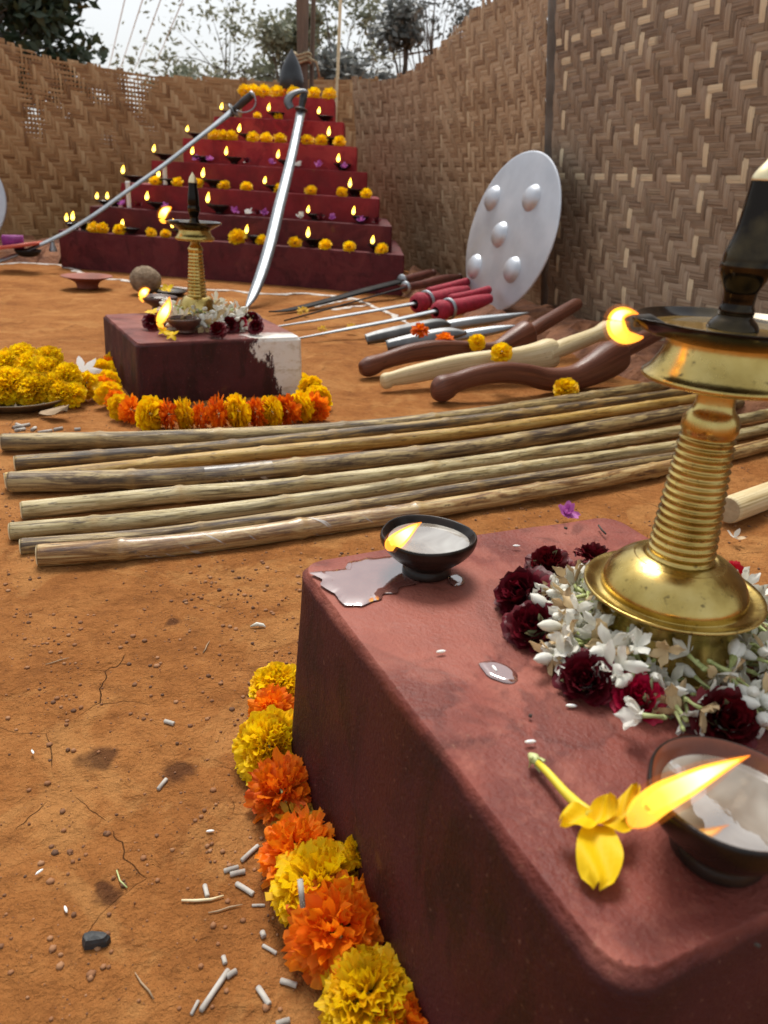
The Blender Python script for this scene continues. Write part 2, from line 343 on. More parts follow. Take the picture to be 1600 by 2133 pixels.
def spline(pts, n):
    """Catmull-Rom through tuples of any length"""
    out = []; m = len(pts)
    for i in range(m-1):
        p0, p1, p2, p3 = pts[max(i-1, 0)], pts[i], pts[i+1], pts[min(i+2, m-1)]
        for k in range(n):
            t = k/n
            out.append(tuple(.5*(2*b+(c-a)*t+(2*a-5*b+4*c-d)*t*t+(3*b-a-3*c+d)*t**3) for a, b, c, d in zip(p0, p1, p2, p3)))
    out.append(tuple(pts[-1])); return out
def nz(p, s, seed=0.): return noise.noise(V(p)*s+V((seed, seed*1.7, seed*.3)))
def fbm(p, s, o=4): return noise.fractal(V(p)*s, 1., 2., o)
ORD = 'first second third fourth fifth sixth seventh eighth ninth tenth eleventh twelfth thirteenth fourteenth fifteenth'.split()
# ------------------------------------------------------------------ ground
def axis_steps(a, b, fine, lim, growth):
    xs = []; x = a
    while x < b: xs.append(x); x += fine
    st = fine
    while x < lim: xs.append(x); st *= growth; x += st
    left = []; x = a; st = fine
    while x > -lim: st *= growth; x -= st; left.append(x)
    return left[::-1]+xs
def ground_z(x, y):
    z = .010*fbm((x, y, 0), 1.6, 3)+.0045*fbm((x*1., y, 5), 9, 4)+.0035*(1-abs(2*nz((x*.55+.3*y, y*1.6-.3*x, 2), 9)))*max(0, nz((x, y, 9), 3.)+.25)
    k = max(0, min(1, (6-math.hypot(x, y))/4))
    return z*k*.8
mb = MB()
xs = axis_steps(-1., 1.0, .0085, 900, 1.11); ys = axis_steps(.25, 2.2, .0085, 900, 1.11)
rows = [[V((x, y, ground_z(x, y)-.003)) for x in xs] for y in ys]
mb.grid(rows)
def ground_mat():
    a = N('red_earth'); o = a.co(); xy = a.mapv(o, (1, 1, 0))
    big = a.noise(xy, 2.2, 5, .6); mid = a.noise(xy, 11, 6, .65); fine = a.noise(xy, 90, 5, .6)
    f = a.math('ADD', a.math('MULTIPLY', big, .45), a.math('ADD', a.math('MULTIPLY', mid, .4), a.math('MULTIPLY', fine, .2)))
    c = a.ramp(f, [(.36, (.18, .063, .017)), (.50, (.315, .122, .034)), (.66, (.44, .195, .062))])
    c = a.mix(a.ramp(a.noise(xy, 420, 3), [(.58, 0.), (.70, .6)]), c, (.12, .045, .016))
    c = a.mix(a.ramp(a.noise(xy, 34, 6, .7), [(.52, 0.), (.66, .55)]), c, (.17, .062, .018))
    c = a.mix(a.ramp(a.noise(xy, 6.5, 6, .65, .8), [(.54, 0.), (.60, .35)]), c, (.50, .25, .085))
    warp = a.n('VectorMath', _operation='ADD', i0=xy, i1=a.n('VectorMath', _operation='SCALE', i0=a.n('TexNoise', Vector=xy, Scale=9., Detail=4.).outputs['Color'], Scale=.07).outputs[0]).outputs[0]
    vor = a.n('TexVoronoi', _feature='DISTANCE_TO_EDGE', Vector=warp, Scale=9.5).outputs['Distance']
    msk = a.ramp(a.noise(xy, 5.5, 3), [(.56, 0.), (.64, 1.)])
    crack = a.math('MULTIPLY', a.ramp(vor, [(.001, 1.), (.0045, 0.)]), msk)
    c = a.mix(a.math('MULTIPLY', crack, .8), c, (.085, .032, .014))
    h = a.math('ADD', a.math('ADD', a.math('MULTIPLY', a.noise(xy, 26, 7, .65, .4), 1.), a.math('ADD', a.math('MULTIPLY', a.noise(xy, 240, 4), .22), a.math('MULTIPLY', a.noise(xy, 85, 6, .7), .45))), a.math('MULTIPLY', crack, -.5))
    # damp oil spots dropped on the soil
    for (u, v, r) in ((372, 1600, .020), (205, 1572, .020), (222, 1853, .011), (360, 1296, .012)):
        p = G(u, v); dd = a.n('VectorMath', _operation='DISTANCE', i0=a.n('VectorMath', _operation='ADD', i0=xy, i1=a.n('VectorMath', _operation='SCALE', i0=a.n('TexNoise', Vector=xy, Scale=38., Detail=5.).outputs['Color'], Scale=.034).outputs[0]).outputs[0], i1=(p.x+.017, p.y+.017, .017)).outputs['Value']
        c = a.mix(a.ramp(a.math('DIVIDE', dd, r), [(.55, .75), (1.05, 0.)]), c, (.050, .018, .010))
    p = a.bsdf(Base__Color=c, Roughness=.92); p.inputs['Specular IOR Level'].default_value = .1
    a.set(p, 'Normal', a.bump(h, 1., .016)); return a.m
M['earth'] = ground_mat()
struct('ground', mb, 'earth')
def gz(p): return V((p.x, p.y, ground_z(p.x, p.y)-.003))
# loose pebbles and grit: nobody could count them
mb = MB(); rp = random.Random(3)
ico = [(0, 0, 1), (.9, 0, .3), (.28, .85, .3), (-.72, .52, .3), (-.72, -.52, .3), (.28, -.85, .3), (.6, .5, -.5), (-.3, .7, -.5), (-.8, 0, -.5), (-.2, -.75, -.5), (.7, -.45, -.5)]
icf = [(0, 1, 2), (0, 2, 3), (0, 3, 4), (0, 4, 5), (0, 5, 1), (1, 6, 2), (2, 7, 3), (3, 8, 4), (4, 9, 5), (5, 10, 1), (2, 6, 7), (3, 7, 8), (4, 8, 9), (5, 9, 10), (1, 10, 6), (6, 10, 9, 8, 7)]
cnt = 0
while cnt < 9500:
    x, y = rp.uniform(-.85, .75), rp.uniform(.27, 1.7)
    k = noise.noise(V((x*7, y*7, 2.)))+.6*noise.noise(V((x*23, y*23, 7.)))
    near = math.exp(-((x+.16)**2+(y-.78)**2)/.02)+.6*math.exp(-((x+.2)**2+(y-.42)**2)/.02)
    if rp.random() > max(0, .22+k*.9)+near*.8: continue
    r = .0006+.0025*rp.random()**4
    c, s_ = math.cos(rp.random()*6), math.sin(rp.random()*6); g = ground_z(x, y)-.003
    mb.add([(x+(p[0]*c-p[1]*s_)*r*rp.uniform(.8, 1.2), y+(p[0]*s_+p[1]*c)*r*rp.uniform(.8, 1.2), g+r*.3+p[2]*r*rp.uniform(.45, .95)) for p in ico], icf, 0, (rp.random(), 0, 0)); cnt += 1
a = N('grit'); at = a.n('Attribute', _attribute_name='tint').outputs['Color']
a.bsdf(Base__Color=a.ramp(a.n('SeparateColor', Color=at).outputs[0], [(0, (.10, .045, .022)), (.6, (.27, .115, .045)), (1, (.34, .17, .08))]), Roughness=.85)
M['grit'] = a.m
tag(obj('pebbles', mb, 'grit'), 'scattered brown pebbles and grit on the bare red earth', 'pebbles', kind='stuff')
# ------------------------------------------------------------------ blocks
def block_mb(lx, ly, lz, r, n=26, wob=.003, batter=0., seed=0., corner=None):
    """rounded box 0..lx, 0..ly, 0..lz in local space"""
    mb = MB(); h = V((lx/2, ly/2, lz/2)); idx = {}
    cr = corner or r
    def mp(u, v, w):
        p = V((u*h.x, v*h.y, w*h.z))
        q = V((max(-h.x+cr, min(h.x-cr, p.x)), max(-h.y+cr, min(h.y-cr, p.y)), p.z)); d = p-q; d.z = 0
        if d.length > cr and abs(d.x)+abs(d.y) > 1e-6: p = q+d.normalized()*cr
        q = V((p.x*(1-r/h.x), p.y*(1-r/h.y), max(-h.z+.001, min(h.z-r, p.z)))); d = p-q
        if p.z > h.z-r and d.length > r: p = q+d.normalized()*r
        if batter: s_ = 1+batter*(h.z-p.z)/(2*h.z); p = V((p.x*s_, p.y*s_, p.z))
        w_ = wob*(nz(p, 7, seed)+.5*nz(p, 19, seed+3)); 
        return p+p.normalized()*w_+h
    def steps(l):
        k = max(4, int(n*l/max(lx, ly))); xs = [-1+2*i/k for i in range(k+1)]
        e = 2*r/l
        ex = [-1+e*t for t in (.1, .25, .45, .7, 1.)]; ex += [-t for t in ex]
        return sorted(set([round(t, 5) for t in xs+ex]))
    ax = [steps(lx), steps(ly), steps(lz)]
    for d in range(3):
        u, v = [k for k in range(3) if k != d]
        for sg in (-1, 1):
            if d == 2 and sg < 0: continue
            rows = []
            for a_ in ax[u]:
                row = []
                for b_ in ax[v]:
                    c = [0, 0, 0]; c[d] = sg; c[u] = a_; c[v] = b_; row.append(mp(*c))
                rows.append(row)
            if (sg > 0) == (d == 1): rows = rows[::-1]
            mb.grid(rows)
    # weld seams
    key = {}; new = []; remap = []
    for p in mb.v:
        k = (round(p.x, 5), round(p.y, 5), round(p.z, 5))
        if k not in key: key[k] = len(new); new.append(p)
        remap.append(key[k])
    mb.v = new; mb.t = [(0, 0, 0)]*len(new); fs = []
    for f in mb.f:
        g = []
        for i in f:
            if remap[i] not in g: g.append(remap[i])
        if len(g) > 2: fs.append(tuple(g))
    mb.f = fs; mb.m = [0]*len(fs)
    return mb
ZA, ZB = .215, .145
A_, B_ = G(618, 1163, ZA), G(1275, 1064, ZA); C_ = G(1318, 2045, ZA)
ex = (B_-A_).normalized(); ey = V((-ex.y, ex.x, 0))
la, lb = (B_-A_).length, (A_-C_).dot(ey)
o_ = A_-ey*lb; o_.z = -.01
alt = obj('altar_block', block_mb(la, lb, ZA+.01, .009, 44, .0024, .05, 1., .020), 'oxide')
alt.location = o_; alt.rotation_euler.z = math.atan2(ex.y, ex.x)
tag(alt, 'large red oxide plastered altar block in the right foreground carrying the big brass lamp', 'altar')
A2, B2 = G(284, 712, ZB), G(630, 698, ZB)
ex2 = (B2-A2).normalized(); ey2 = V((-ex2.y, ex2.x, 0)); l2 = (B2-A2).length
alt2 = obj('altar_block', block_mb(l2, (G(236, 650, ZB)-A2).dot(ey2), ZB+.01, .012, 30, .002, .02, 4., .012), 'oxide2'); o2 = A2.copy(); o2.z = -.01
alt2.location = o2; alt2.rotation_euler.z = math.atan2(ex2.y, ex2.x)
tag(alt2, 'smaller dark red altar block with white paint on its right corner, ringed by marigolds', 'altar')
# ------------------------------------------------------------------ stepped altar
PR, PL = G(843, 615), G(130, 557); E3 = (PR-PL); E3.z = 0; E3.normalize(); N3 = V((-E3.y, E3.x, 0))
RC = [(844, 530), (818, 471), (792, 413), (766, 358), (744, 306), (717, 253), (697, 203)]
LC = [(119, 475), (184, 428), (250, 380), (314, 334), (380, 290), (444, 243), (503, 194)]
ZT = [.192+.123*i for i in range(7)]
FR = []
def on_plane(x, y, p0):            # ray with the vertical plane through p0 along the front of the steps
    d = ray(x, y); return CAM+d*((p0-CAM).dot(N3)/d.dot(N3))
stp = thing('stepped_altar', (PL+PR)/2+N3*.4, 'dark red seven-step pyramid altar lined with burning clay lamps and flowers', 'altar')
for i in range(7):
    P = PR+V((-.075, .14, 0))*i; FR.append(P)
    a_, b_ = on_plane(*LC[i], P), on_plane(*RC[i], P); a_.z = b_.z = 0
    ln = (b_-a_).length; dp = .124*(6-i)+.36
    z0 = -.02 if i == 0 else ZT[i-1]-.004
    m = block_mb(ln, dp, ZT[i]-z0, .008, 22, .0035, .0, 10+i, .01)
    rot = Matrix.Rotation(math.atan2(E3.y, E3.x), 4, 'Z')
    m.v = [rot @ V((p.x-.22*p.y, p.y, p.z))+V((a_.x, a_.y, z0)) for p in m.v]
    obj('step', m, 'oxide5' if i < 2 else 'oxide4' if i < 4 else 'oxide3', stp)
def tread(x, y, lv, back=.05):     # lv counts from the ground, 1..7
    p0 = FR[lv-1]+N3*back; p = on_plane(x, y, p0); return V((p.x, p.y, ZT[lv-1]+.001))
# ------------------------------------------------------------------ flowers
def petal(mb, base, d, nrm, length, width, curl, ruf, mi=0, tint=(0, 0, 0), nu=4, nv=3, notch=0., rr=random, tipw=1., ruffreq=4.4):
    """one curved petal from base along d, its face towards nrm"""
    side = d.cross(nrm).normalized(); rows = []; ph = rr.uniform(0, 6)
    for i in range(nv+1):
        t = i/nv; w = width*(.25+.75*math.sin(min(1, t*1.15)*PI*.5))*(1 if t < .99 else tipw)
        ctr = base+d*(length*t*(1-.12*curl*curl*t))+nrm*(length*curl*t*t)
        row = []
        for j in range(nu+1):
            u = -1+2*j/nu
            q = ctr+side*(u*w*.5)+nrm*(ruf*t*t*math.sin(ph+u*ruffreq)*width)+d*(-length*.18*t*u*u+rr.uniform(-1, 1)*notch*length*t*t)
            row.append(q)
        rows.append(row)
    mb.grid(rows, mi, tint)
def marigold_mb(seed, n=150, orange=False, nu=4, nv=3, flat=.72, span=2.05, R_=1.):
    rr = random.Random(seed); mb = MB()
    lump = [V((rr.gauss(0, 1), rr.gauss(0, 1), rr.gauss(0, 1))).normalized() for _ in range(5)]
    for k in range(n):
        th = span*math.sqrt((k+.5)/n)+rr.uniform(-.06, .06); ph = k*2.39996+rr.uniform(-.25, .25)
        d = V((math.sin(th)*math.cos(ph), math.sin(th)*math.sin(ph), math.cos(th)))
        up = V((0, 0, 1)); tang = (up-d*up.dot(d))
        tang = tang.normalized() if tang.length > .05 else V((1, 0, 0))
        L = rr.uniform(.78, 1.02)*(1+.10*sum(max(0, d.dot(q))**3 for q in lump)-.1)
        if orange: L *= rr.uniform(.86, 1.12)
        d2 = (d+tang*rr.uniform(-.18, .28)+V((rr.gauss(0, .10), rr.gauss(0, .10), rr.gauss(0, .10)))).normalized()
        w = rr.uniform(.28, .44) if not orange else rr.uniform(.17, .32)
        nrm = tang if rr.random() > .25 else (tang+d.cross(tang)*rr.uniform(-1.2, 1.2)).normalized()
        s0 = .30
        petal(mb, d*s0, d2, nrm, (L-s0)*1.02, w, rr.uniform(-.30, .25) if not orange else rr.uniform(-.45, .4), rr.uniform(.16, .30), 0,
              (rr.random(), rr.random(), 0), nu, nv, .07 if not orange else .10, rr, 1., 7. if nu > 3 else 4.4)
    mb.v = [V((p.x*R_, p.y*R_, p.z*flat*R_)) for p in mb.v]
    return mb
def calyx_mb():
    mb = MB(); mb.lathe([(-1.05, .10), (-1.02, .13), (-.75, .20), (-.45, .30), (-.25, .36), (-.1, .3)], (0, 0, 0), 12,
                        fn=lambda r, z, q: (r*(1+.06*math.cos(5*q)), z)); return mb
PROTO = {}
def proto(name, seed, **kw):
    c = kw.pop('mat'); me = None
    mb = marigold_mb(seed, **kw); me = bpy.data.meshes.new('marigold'); me.from_pydata(mb.v, [], mb.f); me.materials.append(M[c])
    me.polygons.foreach_set('use_smooth', [True]*len(mb.f))
    at = me.attributes.new('tint', 'FLOAT_COLOR', 'POINT'); at.data.foreach_set('color', [x for t in mb.t for x in (*t, 1)])
    PROTO[name] = me
for i in range(4): proto('Yn%d' % i, 20+i, mat='yellow', n=300, nu=6, nv=3, flat=.78)
for i in range(3): proto('On%d' % i, 40+i, mat='orange', n=250, orange=True, nu=4, nv=3, flat=.8)
proto('Dn0', 61, mat='dried', n=60, orange=True)
for i in range(4): proto('Ym%d' % i, 80+i, mat='yellow', n=170, nu=3, nv=2, flat=.8)
for i in range(3): proto('Om%d' % i, 90+i, mat='orange', n=150, orange=True, nu=3, nv=2, flat=.8)
for i in range(3): proto('Yg%d' % i, 120+i, mat='yellow', n=230, nu=2, nv=2, flat=.62, span=2.95)
for i in range(3): proto('Og%d' % i, 130+i, mat='orange', n=200, orange=True, nu=2, nv=2, flat=.62, span=2.95)
for i in range(3): proto('Yf%d' % i, 100+i, mat='yellow', n=90, nu=3, nv=2, flat=.8)
proto('Of0', 110, mat='dried', n=40, orange=True, nu=2, nv=2); proto('Of1', 111, mat='orange', n=40, orange=True, nu=2, nv=2)
m_ = calyx_mb(); CAL = bpy.data.meshes.new('calyx'); CAL.from_pydata(m_.v, [], m_.f); CAL.materials.append(M['green'])
CAL.polygons.foreach_set('use_smooth', [True]*len(m_.f))
def flower(key, p, r, axis, parent=None, label=None, group=None, calyx=True, spin=None, sc=(1, 1, 1)):
    o = bpy.data.objects.new('marigold', PROTO[key]); COL.objects.link(o)
    q = V(axis).to_track_quat('Z', 'Y').to_matrix().to_4x4() @ Matrix.Rotation(R(0, 6.28) if spin is None else spin, 4, 'Z')
    o.matrix_world = Matrix.Translation(V(p)-(ORG[parent.name] if parent else V((0, 0, 0)))) @ q @ Matrix.Diagonal((r*sc[0], r*sc[1], r*sc[2], 1))
    if parent: o.parent = parent
    if label: tag(o, label, 'flower', group)
    ORG[o.name] = V(p)
    if calyx:
        c = bpy.data.objects.new('calyx', CAL); COL.objects.link(c); c.parent = o; c.scale = (.7, .7, .8)
    return o
# garland of the front altar: flowers strung on one thread
gar = thing('marigold_garland', G(610, 1750), 'marigold garland of big yellow and orange heads along the front altar base', 'garland')
FG = [('Yn0', 572, 1432, 60, (-.25, -.3, 1)), ('On2', 566, 1482, 58, (-.2, -.75, .75)), ('Yn1', 560, 1556, 88, (-.35, -.55, .8)), ('On0', 588, 1652, 80, (-.35, -.5, .7)),
      ('Dn0', 612, 1706, 52, (.1, -.3, 1)), ('On1', 615, 1775, 90, (-.55, -.2, .8)), ('Yn2', 664, 1846, 112, (-.35, .1, 1)), ('On2', 704, 1938, 122, (-.2, -.55, .9)),
      ('Yn3', 768, 2072, 112, (-.3, -.1, 1)), ('On0', 838, 2140, 95, (0, -.5, .9)), ('Yn1', 560, 1392+30, 40, (.3, .5, .6))]
thread = []
for k, x, y, r, ax in FG[:-1]:
    p = G(x, y, .024); rw = px(p, r); p = G(x, y, max(.012, rw*.55)); rw = px(p, r)
    flower(k, p, rw, ax, gar); thread.append(p)
p = G(745, 1775, .05); flower('Yn0', p, px(p, 38), (.6, .1, .6), gar, calyx=False)
mb = MB(); mb.tube(thread, .0012, 5); obj('thread', mb, 'stem', gar)
# bud leaf bits showing between the heads
for x, y in ((592, 1612), (740, 2005)):
    mb = MB(); p = G(x, y, .022); mb.lathe([(-.014, .004), (-.008, .008), (.004, .0085), (.012, .006), (.016, .003)], p, 12, axis=(.3, -.7, .5)); obj('bud', mb, 'green', gar)
# garland round the small block
gar2 = thing('marigold_garland', G(450, 850), 'yellow and orange marigold garland laid round the foot of the small block', 'garland')
GG = [('Y', 236, 756, 24), ('O', 226, 764, 21), ('Y', 216, 776, 27), ('Y', 224, 796, 27), ('O', 218, 806, 22), ('Y', 228, 820, 28), ('O', 240, 834, 24), ('Y', 254, 846, 28), ('O', 274, 854, 28), ('Y', 313, 862, 36),
      ('O', 351, 862, 35), ('Y', 387, 864, 33), ('O', 420, 866, 30), ('O', 455, 862, 35), ('Y', 497, 858, 38), ('O', 535, 860, 33), ('Y', 567, 858, 36), ('O', 598, 854, 34), ('Y', 629, 848, 33), ('O', 657, 850, 30), ('Y', 662, 830, 28), ('Y', 648, 808, 27), ('Y', 628, 795, 20)]
pts = []
for k, x, y, r in GG:
    p = G(x, y, .026); r_ = px(p, r); pts.append((k, G(x, y, r_*.88), r_))
for i, (k, p, r_) in enumerate(pts):
    t = pts[min(i+1, len(pts)-1)][1]-pts[max(i-1, 0)][1]; t.z = 0; t.normalize()
    flower(k+'g%d' % (i % 3), p, r_*1.16*R(.92, 1.08), t+V((R(-.2, .2), R(-.2, .2), .12)), gar2, calyx=False)
mb = MB(); mb.tube([p for _, p, _ in pts], .002, 5); obj('thread', mb, 'stem', gar2)
# plate of marigolds
pc = G(40, 838); pc = V((pc.x, pc.y, 0)); rw = px(pc, 112)
pl = thing('flower_plate', pc, 'round dark brass plate on the earth left of the small block, heaped with marigolds', 'plate')
mb = MB(); mb.lathe([(.002, 0), (.002, rw*.72), (.010, rw*.85), (.022, rw*.98), (.024, rw), (.021, rw), (.006, rw*.84), (-.001, rw*.7), (-.001, 0)], pc, 40); obj('dish', mb, 'tray', pl)
FP = [(20, 822, 42), (75, 826, 38), (113, 800, 38), (-30, 815, 44), (48, 790, 40), (-5, 790, 40), (95, 768, 38), (135, 780, 32), (60, 756, 36), (15, 752, 36), (100, 742, 31), (45, 738, 30), (-25, 760, 36), (150, 812, 28), (128, 826, 28)]
for i, (x, y, r) in enumerate(FP):
    dz = .03+max(0, (832-y))*.00045; p = D(x, y+9, pc.y+.05*((812-y)/50.)); r_ = px(p, r)
    p.z = max(p.z, r_*.7+.006)
    flower('Yn%d' % (i % 4), p, r_*1.14, (R(-.4, .4), -.75+R(-.2, .2), .9), label='plump yellow marigold %s of the plate heap at the left edge' % ['in the front row', 'front right of middle', 'on the right flank', 'at the far left front', 'in the middle', 'left of the middle', 'above the right flank', 'near the white blossom', 'under the topmost right head', 'left of the top row', 'at the top right', 'topmost in the middle', 'at the far left', 'beside the green bud', 'lowest at the right rim'][i], group='yellow marigolds heaped on the brass plate', calyx=False)
p = G(178, 800, .035); flower('Ym1', p, px(p, 34), (.9, -.5, .3), label='single yellow marigold with green calyx leaning off the plate by the garland', group=None)
p = G(158, 797, .03); mb = MB(); mb.lathe([(-.03, .004), (-.02, .013), (0, .017), (.018, .015), (.026, .006)], p, 14, axis=(.2, -.3, .8)); tag(obj('flower_bud', mb, 'green', origin=p), 'dark green marigold bud between the plate and the block', 'bud')
def star(mb, p, n, L, w, axis, curl, rr, mi=0, ruf=.1, tint0=None, nu=2, nv=3):
    ax = V(axis).normalized(); a = ax.orthogonal().normalized(); b = ax.cross(a); f0 = rr.uniform(0, 6)
    for k in range(n):
        q = f0+2*PI*k/n+rr.uniform(-.2, .2); d = (a*math.cos(q)+b*math.sin(q)+ax*rr.uniform(.0, .5)).normalized()
        petal(mb, V(p), d, (ax-d*ax.dot(d)).normalized(), L*rr.uniform(.8, 1.1), w, curl+rr.uniform(-.3, .3), ruf, mi, tint0 or (rr.random(), rr.random(), 0), nu, nv, .03, rr, .55)
p = G(172, 775, .055); mb = MB(); rr = random.Random(5); star(mb, p, 7, .05, .02, (.2, -.6, .8), -.2, rr); tag(obj('white_blossom', mb, 'whitef', origin=p), 'white star-petalled blossom lying at the top right of the marigold heap', 'flower')
# loose marigolds among the weapons
for k, x, y, r, z, ax, lb in (('Om0', 875, 688, 20, .10, (0, -.3, 1), 'orange marigold head on the first steel blade beside the red hilts'), ('Om1', 928, 708, 20, .085, (.1, -.3, 1), 'orange marigold head on the second steel blade behind the clubs'),
        ('Ym0', 995, 713, 19, .085, (.3, -.6, .4), 'small yellow marigold with green calyx resting on the rear brown club'), ('Ym2', 1046, 736, 24, .10, (-.2, -.8, .6), 'yellow marigold on top of the pale wooden club'),
        ('Ym3', 1178, 812, 27, .035, (-.1, -.6, .9), 'yellow marigold on the ground in front of the nearest brown club')):
    p = G(x, y, z); flower(k, p, px(p, r)*1.08, ax, label=lb)
for x, y, r, lb in ((632, 647, 13, 'shrivelled orange marigold under the black sword blade'), (671, 685, 10, 'shrivelled pale bloom between the two red hilted blades, nearer the block'), (733, 681, 11, 'shrivelled pale bloom between the two red hilted blades, nearer the hilts')):
    p = G(x, y, .02); flower('Of0', p, px(p, r)*1.1, (0, -.4, 1), label=lb, calyx=False)
# ------------------------------------------------------------------ lamps
def axis_profile(base, axisx, prof):
    out = []
    for y, hw in prof:
        d = ray(axisx(y), y); s = (base.x*d.x+base.y*d.y)/(d.x*d.x+d.y*d.y)
        q = V((base.x, base.y, H+d.z*s)); out.append((q.z-base.z, px(q, hw)))
    return out
def smooth_prof(pr, n=3):
    return spline(pr, n)
def flame_obj(path, parent, mats=('flame', 'flame_core'), seg=18, core=.72, name='flame', n=5):
    """path: (point, radius) from wick to tip"""
    P = spline([(*p, r) for p, r in path], n)
    c = MB(); rows = P
    if len(mats) > 1:
        P2 = P[max(1, len(P)//4):-max(1, len(P)//8)]
        c.tube([q[:3] for q in P2], [max(.0002, q[3]*core*math.sin(PI*min(1, .12+.88*i/(len(P2)-1)))**.4) for i, q in enumerate(P2)], seg, 0)
        f = obj(name, c, mats[1], parent)
        g = MB(); g.tube([q[:3] for q in P], [max(.0002, q[3]) for q in P], seg, 0)
        ORG[f.name] = ORG[parent.name]
        h = obj('flame_halo', g, mats[0], f)
        g = MB(); g.tube([q[:3] for q in P], [max(.0002, q[3]*(1.25+.4*i/len(P))) for i, q in enumerate(P)], seg, 0); obj('flame_glow', g, 'flame_aura', f)
        return f
    g = MB(); g.tube([q[:3] for q in P], [max(.0002, q[3]) for q in P], seg, 0); return obj(name, g, mats[0], parent)
axf = lambda y: 1410+(1170-y)*.2224
bp = G(1375, 1342, ZA)
lamp = thing('oil_lamp', bp, 'large ribbed brass standing oil lamp with one flame on the front altar', 'oil lamp')
def lpart(name, prof, mat, seg=72, fn=None):
    pr = axis_profile(bp, axf, prof); mb = MB(); mb.lathe([(bp.z+z-bp.z, r) for z, r in pr], bp, seg, fn=fn); return obj(name, mb, mat, lamp)
sk = axis_profile(bp, axf, [(1330, 158), (1300, 143), (1268, 136), (1240, 134), (1234, 120)]); sk[0] = (.0, sk[0][1])
mb = MB(); mb.lathe([(0, sk[0][1]*.9)]+[(0.001, sk[0][1])]+spline(sk, 4), bp, 72); obj('foot', mb, 'brass', lamp)
fl_ = axis_profile(bp, axf, [(1238, 125), (1232, 173), (1227, 181), (1223, 182), (1221, 180), (1226, 171), (1229, 163), (1231, 152), (1228, 147), (1214, 147), (1200, 141), (1186, 131), (1173, 116), (1164, 101), (1160, 92), (1161, 89), (1158, 87), (1159, 84), (1156, 82), (1157, 79), (1154, 77), (1156, 74), (1156, 60)])
mb = MB(); mb.lathe(fl_[:9]+spline(fl_[8:15], 4)+fl_[15:], bp, 80); obj('dome', mb, 'brass', lamp)
sh = []; n = 17
for i in range(n):
    y0 = 1157-i*(1157-898)/n; st = (1157-898)/n; w = 66-12*(i/n)
    sh += [(y0, w+1.8), (y0-st*.10, w+3.2), (y0-st*.24, w+1.6), (y0-st*.32, w-2.2), (y0-st*.55, w-3.2), (y0-st*.85, w-.8)]
sh += [(896, 55), (892, 57.5), (884, 58), (872, 57), (862, 53), (855, 47), (848, 42), (836, 39.5), (815, 39), (795, 41)]
lpart('shaft', sh, 'brass')
lpart('collar', spline([(801, 42), (800, 100), (797, 140), (793, 157), (788, 161), (783, 160), (775, 150), (760, 140), (742, 131), (722, 126), (708, 126)], 3), 'brass', 80)
# the oil dish has a spout that carries the wick
wk = (1322, 664)
sa = math.atan2(D(*wk, bp.y-.01).y-bp.y, D(*wk, bp.y-.01).x-bp.x)
def spout(r, z, q, k=.13):
    d = abs((q-sa+PI) % (2*PI)-PI); return (r*(1+k*math.exp(-(d/.16)**2)) if r > .04 else r, z)
lpart('oil_dish', spline([(712, 120), (706, 140), (694, 168), (682, 186), (674, 195), (670, 197), (667, 196), (670, 190), (681, 170), (692, 140), (698, 100), (698, 50)], 3), 'soot', 96, spout)
pr = axis_profile(bp, axf, [(684, 0.1), (684, 172)]); mb = MB(); mb.lathe([(z, r) for z, r in pr][::-1], bp, 72, fn=lambda r, z, q: spout(r, z, q, .09)); obj('oil', mb, 'oil_brass', lamp)
stem_ = lpart('stem', spline([(694, 52), (684, 52), (676, 50), (668, 45), (660, 37), (655, 35), (648, 36), (640, 35), (634, 32), (626, 32), (616, 33), (606, 34), (596, 38), (584, 44), (572, 49), (562, 52), (556, 53), (552, 53), (549, 52)], 2), 'soot', 56)
lpart('finial', spline([(551, 51), (546, 50), (530, 49), (510, 44), (490, 39), (460, 35), (420, 32), (390, 30), (376, 29)], 3), 'soot', 56)
lpart('finial_tip', spline([(377, 29), (370, 29), (356, 23), (340, 12), (328, 4), (322, .5)], 3), 'brass_tip', 48)
wp = G(1335, 668, (V((bp.x, bp.y, 0))).z+pr[0][0]+bp.z+.004)
dY = bp.y+math.sin(sa)*pr[1][1]*1.12
mb = MB(); w0, w1, w2 = D(1385, 682, dY+.01), D(1350, 668, dY), D(1322, 668, dY); mb.tube([w0, w1, w2], [.0025, .004, .0035], 8); obj('wick', mb, 'wick', lamp)
cr = [(1340, 702, 2), (1326, 704, 8), (1303, 702, 15), (1288, 690, 19), (1283, 674, 19), (1287, 659, 17), (1299, 651, 12), (1315, 650, 6), (1330, 654, 1)]
fp = []
for x, y, r in cr: p = D(x, y, dY); fp.append((p, px(p, r)))
flame_obj(fp, lamp, core=.62, n=6)
# small lamp
ax2 = lambda y: 400+(y-362)*.042
b2 = G(413, 674, ZB)
lamp2 = thing('oil_lamp', b2, 'small brass standing oil lamp on the block with white painted corner', 'oil lamp')
def lp2(name, prof, mat, seg=40, fn=None):
    pr = axis_profile(b2, ax2, prof); mb = MB(); mb.lathe(pr, b2, seg, fn=fn); return obj(name, mb, mat, lamp2)
f0 = axis_profile(b2, ax2, [(673, 43), (665, 41), (655, 39), (650, 38)]); f0[0] = (0, f0[0][1])
mb = MB(); mb.lathe(f0, b2, 40); obj('foot', mb, 'brass', lamp2)
lp2('dome', [(651, 38), (649, 48), (647, 49), (646, 48), (647, 40), (642, 38), (634, 36), (624, 32), (618, 27), (616, 22), (617, 18)], 'brass')
sh = []
for i in range(13):
    y0 = 616-i*92/13; w = 19.5-5.5*i/13; sh += [(y0, w+.6), (y0-1, w+1.1), (y0-3, w-.7), (y0-5.4, w-.5)]
